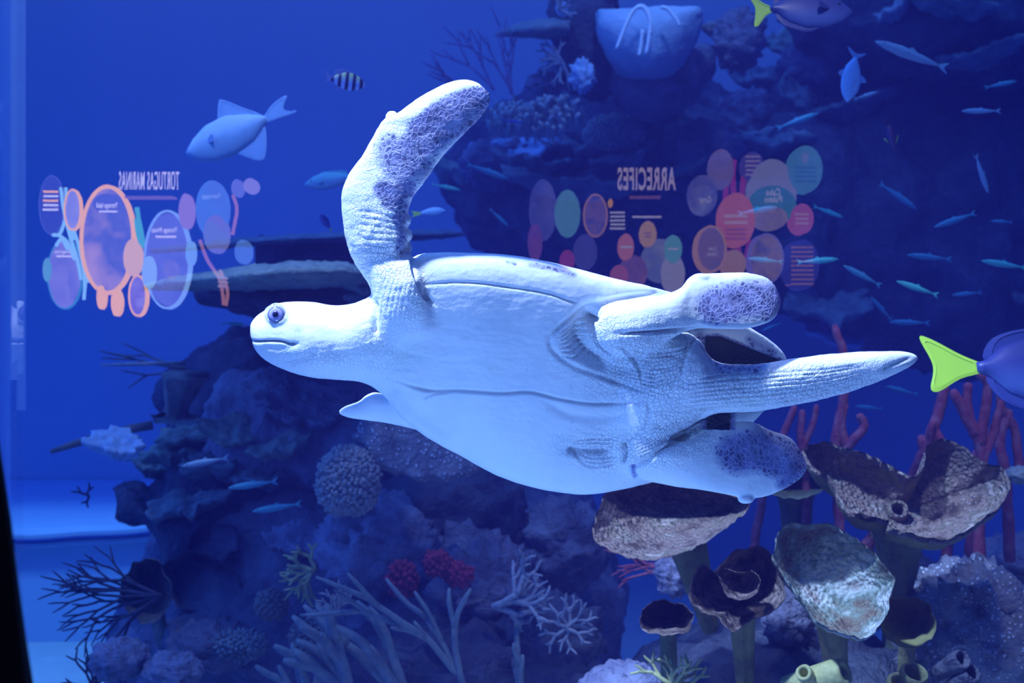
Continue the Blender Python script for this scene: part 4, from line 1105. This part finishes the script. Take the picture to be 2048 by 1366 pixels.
mass_('table_coral', 'dark overhanging plate reaching left at the top, above the pink gorgonians', 'coral', [
    (988, 70, 989, 73, 0, 0, .03), (1010, 58, 1012, 72, 0, 0, .2), (1050, 45, 1052, 74, 0, 0, .35), (1100, 37, 1100, 76, 0, 0, .4), (1140, 38, 1140, 72, 0, 0, .3)], 6.2, m_plated, .02, 8, 8, 36, 37.0)
lump('sponge', 'small bright blue sponge beside the top rock neck', 'sponge', 1124, 18, 12, 16, 6.0, m_blue, .3, 3, 1)
for i, (x, y_, dr, l, d, lab) in enumerate([
    (988, 180, [(-.5, 1), (-.9, .9)], .16, 2, 'pink gorgonian left of the tall pair near the top'),
    (1025, 190, [(-.35, 1), (-.6, 1), (-.1, 1)], .17, 2, 'tallest pink gorgonian under the overhanging plate'),
    (925, 185, [(-1, .45), (-.8, .7), (-.5, .5)], .12, 1, 'low pink gorgonian just above the raised flipper tip')]):
    shrub('gorgonian', lab, 'coral', x, y_, 6.0, m_pink, dr, l, .007, d, 2, .3, .3, seed=90 + i, plane=True)
shrub('staghorn_coral', 'pale staghorn cluster on the rock neck at the top', 'coral', 1122, 125, 5.9, m_pale, [(-1, .9), (-1, .3), (-.5, 1), (-1, -.3), (-.2, -.9), (.3, -.9)], .06, .010, 2, 2, .5, .3, seed=95)
shrub('staghorn_coral', 'pale green staghorn twigs at the very top centre', 'coral', 1120, 20, 5.9, m_pale, [(.1, 1), (.8, .5), (-.3, 1), (.5, -.4)], .05, .010, 1, 2, .5, .3, seed=96)
lump('leather_coral', 'pale blue fan shaped coral right of the pink gorgonians', 'coral', 1165, 152, 24, 32, 5.9, m_blue, .7, 3, 5)
lump('leather_coral', 'blurred blue grey coral left of the pale fan shaped one', 'coral', 1090, 170, 38, 22, 6.3, m_rockl, .7, 3, 6)
rng = random.Random(3); mb = MB()
for i in range(150):
    x, y_ = rng.uniform(965, 1175), rng.uniform(195, 262)
    if ((x - 1070) / 108) ** 2 + ((y_ - 228) / 38) ** 2 > 1: continue
    p = at(x, y_, 6.0 + rng.uniform(-.1, .1)); mb.tube([p + Vector((0, .05, -.05)), p, p + Vector((rng.uniform(-.02, .02), -.02, .012))], [.006, .012, .009], 6)
mb.ball(at(1070, 240, 6.2), 1, 24, 16, (.25, .12, .09), .1, 6, 2)
tag(mb.build('polyp_coral', coral_mat('polyp coral', [(.3, (.30, .32, .36)), (.6, (.62, .62, .56))], 30, 60, .003)), 'mound of many small pale polyps right of the raised flipper tip', 'coral')
knobby('brain_coral', 'round dim brain coral right of the polyp mound', 'coral', 1228, 268, 60, 36, seat(1228, 268, 6.3), m_knob, 420, .013, .012, 100)
for i, (x, y_, w, t, lab, m_) in enumerate([
    (1055, 300, 110, (.7, 0, 0), 'pale blue ragged coral below the polyp mound', m_blue), (965, 305, 60, (.6, .4, 0), 'small pale blue coral left of the ragged one', m_blue),
    (1155, 300, 130, (.5, .1, 0), 'lumpy dim coral right of the pale blue ragged one', m_plated), (920, 355, 140, (.3, .25, 0), 'long ridge plate right of the raised flipper\'s edge', m_plate),
    (1070, 335, 170, (.25, .1, 0), 'thin arched plate below the pale blue ragged coral', m_plated), (1250, 320, 120, (.3, -.35, 0), 'arched teal edged plate above the word on the right board', m_plated),
    (1360, 340, 120, (.3, -.3, 0), 'teal edged plate behind the end of the board title', m_plate), (1150, 385, 260, (.2, .1, 0), 'broad dim plate behind the two left roundels of the reflection', m_plated),
    (1600, 105, 150, (.7, .2, 0), 'crusty arch of plate coral left of the pale blue fish', m_plate), (1510, 160, 110, (.6, 0, 0), 'lumpy plate coral on the skyline left of the crusty arch', m_plated),
    (1430, 60, 60, (.8, .3, 0), 'brown dotted coral at the right end of the barrel sponge', m_brown), (1470, 235, 70, (.9, .5, 0), 'upright dim plate on the far rock wall', m_rockl),
    (1590, 190, 90, (1.1, .8, 0), 'tall narrow dim plate under the crusty arch', m_plated), (1540, 290, 150, (.4, -.1, 0), 'dim ledge plate over the right board\'s top roundels', m_plated),
    (1690, 225, 200, (.25, -.3, 0), 'thin slanting plate below the pale blue fish', m_plated), (1900, 20, 170, (.25, .2, 0), 'thin arched plate in the top right corner', m_plated),
    (1960, 120, 200, (.2, -.25, 0), 'faint slanting plate at the right edge near the top', m_plated),
    (1645, 612, 180, (.75, .08, 0), 'large dim dished plate coral above the tail', m_plated), (1678, 675, 110, (.7, .12, 0), 'teal plate coral behind the tip of the red sea rod', m_blue),
    (1790, 25, 80, (.3, -.6, 0), 'pale slanted branch plate beside the top yellow tailed fish', m_pale), (2040, 595, 50, (1, .6, 0), 'small round coral at the right edge mid height', m_brown)]):
    slab('plate_coral', lab, 'coral', x, y_, w, seat(x, y_, 6.4), m_, t, .06, .25, 103.0 + i, ragged=.35, bump=.04)
for i, (x, y_, rx, ry, lab) in enumerate([
    (1500, 240, 60, 60, 'rounded dim rock below the skyline plates'), (1640, 130, 80, 50, 'rock filling the crusty coral arch'), (1400, 300, 90, 60, 'dim rock above the title on the right board'),
    (1480, 80, 50, 60, 'hazy rock between the barrel sponge and the crusty arch'), (1000, 330, 80, 50, 'hazy rock knob left of the arched plates')]):
    lump('reef_rock', lab, 'rock', x, y_, rx, ry, seat(x, y_, 6.6), m_rock, .45, 3.2, 120 + i)

# ------------------------------------------------------------------ fish
def fin(name, pts, mat, parent, thick=.004):
    """flat fin of real thickness, outline in the fish's own side plane, thinner towards its rim"""
    P = catmull([list(p) + [0] for p in pts] + [list(pts[0]) + [0]], 4)[:-1]
    c = P.mean(0); n = len(P); V = []
    for y, s in ((-thick / 2 * .3, 1), (-thick / 2, .8), (thick / 2, .8), (thick / 2 * .3, 1)):
        V += [(c[0] + (p[0] - c[0]) * s, y, c[1] + (p[1] - c[1]) * s) for p in P]
    return mesh_obj(name, V, ring_faces(4, n), mat, parent, False)

def fish(name, label, px, py, y, length, mats, top, bot, width=.12, tail=None, fins=(), yaw=0.0, roll=0.0, side=1, eye=(.06, .02, .012), group=None, pect=None, cat='fish', tilt=.22):
    """snout at x=+.5, tail root at x=-.5 of unit length; top and bot are (x, height) profiles; side=-1 heads left"""
    body_m, fin_m, tail_m = mats
    roll *= side
    r = thing(name, label, cat, at(px, py, y), group)
    r.rotation_euler = (-tilt * side, roll, yaw + (0 if side > 0 else math.pi))
    xs = np.linspace(.5, -.5, 26); V = []; n = 20
    t = np.array(sorted(top)); b = np.array(sorted(bot))
    for x in xs:
        zt = np.interp(x, t[:, 0], t[:, 1]); zb = np.interp(x, b[:, 0], b[:, 1])
        h = (zt - zb) / 2; cz = (zt + zb) / 2
        w = width * math.sqrt(max(.0, math.sin(math.pi * min(1, max(0, (.5 - x) * .86 + .06))))) * min(1, h / .04 + .05)
        for j in range(n):
            a = 2 * math.pi * j / n
            V.append(Vector((x * length, math.sin(a) * w / 2 * length * (1 - .15 * math.cos(a) ** 2), (cz + math.cos(a) * h) * length)))
    mesh_obj('body', V, ring_faces(26, n), body_m, r)
    if tail: fin('tail_fin', [(a * length, c * length) for a, c in tail], tail_m, r, .012 * length)
    for nm, pts in fins: fin(nm, [(a * length, c * length) for a, c in pts], fin_m, r, .014 * length)
    if pect:
        for s in (-1, 1):
            f = fin('pectoral_fin', [(0, .01 * length), (-pect * length, .04 * length), (-pect * length * 1.1, -.05 * length), (-.02 * length, -.03 * length)], fin_m, r, .006 * length)
            f.location = (.2 * length, s * width * .42 * length, -.01 * length); f.rotation_euler = (0, 0, -s * .5)
    if eye:
        for s in (-1, 1):
            mb = MB(); ex, ez, er = eye
            mb.ball((0, 0, 0), er * length, 12, 8)
            o = mb.build('eye', m_eye, r); o.location = ((.5 - ex * 1.6) * length, s * width * .33 * length, ez * length)
    return r
m_eye = plain_mat('fish eye', (.01, .01, .02), .1, .5, 0)
FT = [(-.49, .03), (-.72, .17), (-.66, .02), (-.72, -.15), (-.49, -.03)]
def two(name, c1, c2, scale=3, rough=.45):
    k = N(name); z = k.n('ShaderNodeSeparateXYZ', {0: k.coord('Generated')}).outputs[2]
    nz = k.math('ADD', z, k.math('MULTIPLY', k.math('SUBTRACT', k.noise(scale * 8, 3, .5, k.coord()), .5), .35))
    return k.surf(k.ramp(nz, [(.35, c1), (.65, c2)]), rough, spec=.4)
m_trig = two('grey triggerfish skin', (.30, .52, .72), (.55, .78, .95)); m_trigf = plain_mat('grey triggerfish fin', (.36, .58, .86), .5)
trig_top = [(-.5, .04), (-.3, .15), (-.05, .24), (.2, .22), (.38, .12), (.5, .0)]; trig_bot = [(-.5, -.04), (-.3, -.19), (-.05, -.26), (.2, -.24), (.38, -.16), (.5, -.03)]
fish('triggerfish', 'pale grey triggerfish heading left and down in open water', 452, 272, 4.2, .315, (m_trig, m_trigf, m_trigf), trig_top, trig_bot, .16,
     [(-.48, .04), (-.62, .14), (-.80, .17), (-.72, .03), (-.86, -.06), (-.62, -.05), (-.48, -.035)],
     [('dorsal_fin', [(.06, .18), (-.02, .42), (-.08, .43), (-.28, .24), (-.46, .06), (-.20, .10)]), ('anal_fin', [(-.02, -.20), (-.26, -.42), (-.38, -.40), (-.46, -.05), (-.25, -.08)]), ('spine_fin', [(.24, .14), (.22, .21), (.14, .19), (.16, .15)])],
     -.15, -.36, -1, (.16, .03, .014), pect=.1)
k = N('sergeant major skin'); gx = k.n('ShaderNodeSeparateXYZ', {0: k.coord('Generated')})
st = k.math('GREATER_THAN', k.math('SINE', k.math('MULTIPLY', k.math('ADD', gx.outputs[0], .02), 30.0)), .1)
bc = k.ramp(gx.outputs[2], [(.35, (.34, .42, .80)), (.75, (.50, .66, .30))])
m_serg = k.surf(k.mix(st, bc, (.02, .02, .10)), .45); m_sergf = plain_mat('sergeant major fin', (.22, .28, .62), .5)
sm_top = [(-.5, .04), (-.35, .16), (-.1, .28), (.15, .27), (.35, .16), (.5, -.02)]; sm_bot = [(-.5, -.05), (-.35, -.16), (-.1, -.28), (.15, -.27), (.35, -.19), (.5, -.05)]
fish('sergeant_major', 'small black and yellow barred fish left of the raised flipper', 697, 163, 3.3, .095, (m_serg, m_sergf, m_sergf), sm_top, sm_bot, .2,
     [(-.48, .05), (-.72, .22), (-.62, .0), (-.68, -.16), (-.48, -.05)], [('dorsal_fin', [(.2, .24), (-.1, .36), (-.38, .30), (-.40, .12), (-.1, .2)]), ('anal_fin', [(0, -.22), (-.25, -.34), (-.40, -.22), (-.4, -.1)])], .2, .12, 1, (.1, .03, .03))
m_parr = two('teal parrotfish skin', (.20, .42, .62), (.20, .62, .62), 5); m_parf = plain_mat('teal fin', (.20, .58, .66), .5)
pf_top = [(-.5, .05), (-.25, .15), (.05, .20), (.3, .15), (.5, .02)]; pf_bot = [(-.5, -.05), (-.25, -.14), (.05, -.18), (.3, -.14), (.5, -.04)]
fish('parrotfish', 'blurred teal fish half behind the raised flipper', 656, 362, 4.9, .20, (m_parr, m_parf, m_parf), pf_top, pf_bot, .16, FT, [('dorsal_fin', [(.2, .16), (.1, .22), (-.35, .18), (-.4, .08), (0, .15)])], -.2, -.12, -1, (.1, .03, .02), pect=.12)
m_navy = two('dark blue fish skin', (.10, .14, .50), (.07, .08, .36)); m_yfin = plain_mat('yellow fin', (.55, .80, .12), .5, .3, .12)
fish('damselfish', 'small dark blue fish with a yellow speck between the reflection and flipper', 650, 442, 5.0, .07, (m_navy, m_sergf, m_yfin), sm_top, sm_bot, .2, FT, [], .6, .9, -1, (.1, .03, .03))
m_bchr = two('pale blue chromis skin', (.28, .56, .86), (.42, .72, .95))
fish('chromis', 'pale blue fish with a yellow tail right of the raised flipper', 866, 424, 4.6, .095, (m_bchr, m_parf, m_yfin), pf_top, pf_bot, .16, [(-.45, .04), (-.85, .13), (-.78, -.02), (-.88, -.12), (-.45, -.04)], [], .1, -.12, 1, (.1, .03, .02))
# surgeonfish
k = N('surgeonfish skin'); g_ = k.n('ShaderNodeSeparateXYZ', {0: k.coord('Generated')})
lines = k.math('SINE', k.math('MULTIPLY', k.math('ADD', g_.outputs[2], k.math('MULTIPLY', k.noise(14, 2, .5, k.coord()), .05)), 260.0))
c_ = k.ramp(g_.outputs[2], [(.25, (.055, .10, .32)), (.55, (.02, .028, .16)), (.9, (.014, .018, .11))])
m_surg = k.surf(k.mix(k.math('MULTIPLY', k.math('ADD', lines, 1), .12), c_, (.05, .05, .20)), .4, spec=.4)
m_surf = plain_mat('surgeonfish fin', (.025, .04, .20), .5); m_ytail = plain_mat('yellow surgeonfish tail', (.36, .60, .04), .5, .3, .12, 14)
sg_top = [(-.5, .035), (-.44, .05), (-.30, .17), (-.1, .25), (.15, .26), (.35, .18), (.5, .0)]; sg_bot = [(-.5, -.035), (-.44, -.05), (-.30, -.18), (-.1, -.26), (.15, -.25), (.35, -.17), (.5, -.06)]
sg_tail = [(-.47, .035), (-.60, .09), (-.78, .19), (-.86, .20), (-.80, .03), (-.80, -.06), (-.83, -.17), (-.78, -.19), (-.62, -.09), (-.47, -.035)]
sg_fins = [('dorsal_fin', [(.3, .18), (.15, .30), (-.1, .31), (-.36, .22), (-.44, .06), (-.2, .18)]), ('anal_fin', [(.1, -.23), (-.1, -.31), (-.36, -.23), (-.44, -.06), (-.2, -.18)])]
a_ = fish('surgeonfish', 'big dark blue surgeonfish with a yellow tail cut by the right edge', 2100, 742, 2.95, .37, (m_surg, m_surf, m_ytail), sg_top, sg_bot, .15, sg_tail, sg_fins, .05, .05, 1, (.1, .06, .018), pect=.16, tilt=.45)
mb = MB()
for i in range(3): mb.ball(((-.455 + .035 * i) * .37, -.030 * .37 - .0015 * i, .002), .0035, 8, 6, (1.3, .5, .7))
mb.build('tail_spines', m_eye, a_)
fish('surgeonfish', 'dark surgeonfish with a yellow tail swimming along the top edge', 1622, 20, 3.5, .25, (m_surg, m_surf, m_ytail), sg_top, sg_bot, .15, [(-.47, .035), (-.56, .08), (-.70, .20), (-.74, .19), (-.68, .02), (-.70, -.12), (-.73, -.24), (-.68, -.24), (-.57, -.10), (-.47, -.035)], sg_fins, .15, -.02, 1, (.1, .06, .018), pect=.16, tilt=.4)
fish('triggerfish', 'pale blue triggerfish seen nearly head down at upper right', 1703, 160, 4.0, .15, (m_bchr, m_trigf, m_trigf), trig_top, trig_bot, .2,
     [(-.48, .04), (-.62, .22), (-.66, .24), (-.60, .0), (-.70, -.22), (-.66, -.22), (-.48, -.035)], [('dorsal_fin', [(.02, .14), (-.02, .36), (-.10, .34), (-.2, .12)]), ('anal_fin', [(.0, -.14), (-.05, -.34), (-.14, -.32), (-.25, -.08)])], .1, 1.75, 1, (.14, .03, .02), pect=.15)
m_silv = two('silvery fish skin', (.36, .44, .50), (.50, .62, .60), 6); m_teal = two('teal sardine skin', (.10, .60, .45), (.16, .85, .55), 5); m_dim = two('dim sardine skin', (.08, .34, .40), (.12, .46, .46), 5)
sl_top = [(-.5, .015), (-.2, .06), (.1, .085), (.35, .06), (.5, .01)]; sl_bot = [(-.5, -.015), (-.2, -.07), (.1, -.09), (.35, -.06), (.5, -.015)]
sl_tail = [(-.48, .015), (-.64, .09), (-.58, .0), (-.64, -.09), (-.48, -.015)]
fish('barracuda', 'long mottled silvery fish sloping down right near the top right', 1815, 107, 4.3, .25, (m_silv, m_silv, m_silv), sl_top, sl_bot, .1, sl_tail, [('dorsal_fin', [(0, .07), (-.06, .12), (-.14, .06)])], .1, .33, -1, (.08, .01, .012))
m_blk = two('black violet fish skin', (.04, .02, .10), (.02, .01, .05)); fish('wrasse', 'small black fish with two yellow green fins, seen from behind', 1784, 278, 3.8, .085, (m_blk, m_yfin, m_blk), pf_top, pf_bot, .3, FT, [], .5, 1.2, 1, (.1, .03, .02), pect=.3)
sch = [  # px, py, y, length px, roll, heads (1 right), material, label
    (1527, 520, 4.3, 70, .10, -1, m_teal, 'bright teal sardine crossing the lavender ring of the reflection'),
    (1640, 521, 4.2, 84, -.08, 1, m_teal, 'bright teal sardine right of the lavender ring'),
    (1720, 549, 4.2, 86, .50, -1, m_dim, 'deep bodied blue sardine over the hind flipper'),
    (1830, 575, 4.1, 88, .33, -1, m_teal, 'brightest green sardine sloping down right above the tail'),
    (1854, 514, 4.5, 90, .10, -1, m_dim, 'slim dim sardine above the brightest green one'),
    (2003, 528, 4.2, 92, .16, -1, m_teal, 'teal sardine at the right edge level with the hind flipper'),
    (1760, 614, 4.6, 62, .85, -1, m_dim, 'steeply diving dim sardine above the tail'),
    (1905, 442, 4.5, 88, -.33, -1, m_dim, 'dim sardine rising to the right above the school'),
    (2000, 443, 4.8, 44, .05, -1, m_dim, 'tiny dim sardine near the right edge'),
    (1965, 352, 4.4, 82, 1.25, 1, m_silv, 'silvery fish hanging upright near the right edge'),
    (1660, 425, 4.7, 64, .36, 1, m_teal, 'thin teal sardine sloping down behind the pink roundel'),
    (1520, 420, 4.7, 80, -.17, 1, m_teal, 'thin teal sardine across the bathing beach picture'),
    (1958, 222, 4.6, 78, .0, -1, m_silv, 'thin greenish fish lying level at upper right'),
    (2005, 168, 4.8, 66, -.2, 1, m_dim, 'faint slim fish at the right edge near the top'),
    (1815, 645, 4.8, 80, .03, -1, m_dim, 'faint slim fish just above the tail tip'),
    (1930, 588, 4.9, 60, -.1, -1, m_dim, 'faint slim fish below the right edge sardine'),
    (1540, 655, 4.7, 40, -.4, -1, m_dim, 'small faint fish peeping past the hind flipper'),
    (1800, 780, 4.7, 66, .25, -1, m_dim, 'faint slim fish under the tail'),
    (1735, 815, 4.9, 56, .1, -1, m_dim, 'small faint fish lower under the tail'),
    (1000, 437, 5.0, 52, .75, 1, m_dim, 'slim fish between the shell and the left roundels'),
    (900, 590 - 350, 5.2, 36, .2, 1, m_dim, 'faint speck of a fish beside the raised flipper'),
    (1030, 243, 5.6, 44, .1, 1, m_navy, 'small blue fish before the polyp mound'),
    (980, 345, 5.4, 90, .35, 1, m_dim, 'dim fish over the long ridge plate'),
    (895, 375, 5.0, 60, .2, 1, m_teal, 'greenish fish by the edge of the raised flipper'),
    (1600, 240, 5.2, 90, -.35, 1, m_dim, 'faint fish below the crusty coral arch'),
    (1735, 190, 5.0, 50, -.3, 1, m_silv, 'slim pale fish just under the head down triggerfish'),
    (1800, 395, 5.2, 90, .6, 1, m_dim, 'faint slim fish right of the teal roundel'),
    (470, 648, 4.9, 48, .05, 1, m_teal, 'tiny greenish fish in front of the turtle\'s snout'),
    (500, 970, 4.0, 100, -.14, -1, m_dim, 'slim pale fish low on the dark left reef'),
    (548, 1016, 4.0, 100, -.16, -1, m_dim, 'slim pale fish left of the round finger coral'),
    (405, 925, 4.1, 96, -.18, -1, m_silv, 'slim grey fish over the left plate corals'),
    (1700, 1000, 4.5, 60, .3, -1, m_dim, 'faint fish in the gap between the cup sponges')]
first = {}
for px, py, y, lp, roll, side, m_, lab in sch:
    L = lp * y / FPX / 1.14; key = m_.name
    if key not in first:
        first[key] = fish('sardine', lab, px, py, y, 1.0, (m_, m_, m_), sl_top, sl_bot, .11, sl_tail, [('dorsal_fin', [(0, .07), (-.06, .12), (-.14, .06)])], 0, roll, side, (.08, .01, .014), 'small fish schooling in the far water')
        r = first[key]
    else:
        src = first[key]; r = src.copy(); C.objects.link(r)
        for ch in src.children:
            c = ch.copy(); c.parent = r; C.objects.link(c)
        r['label'] = lab
    r.location = at(px, py, y); r.scale = (L, L, L)
    r.rotation_euler = (-.25 * side, roll * side, 0 if side > 0 else math.pi)
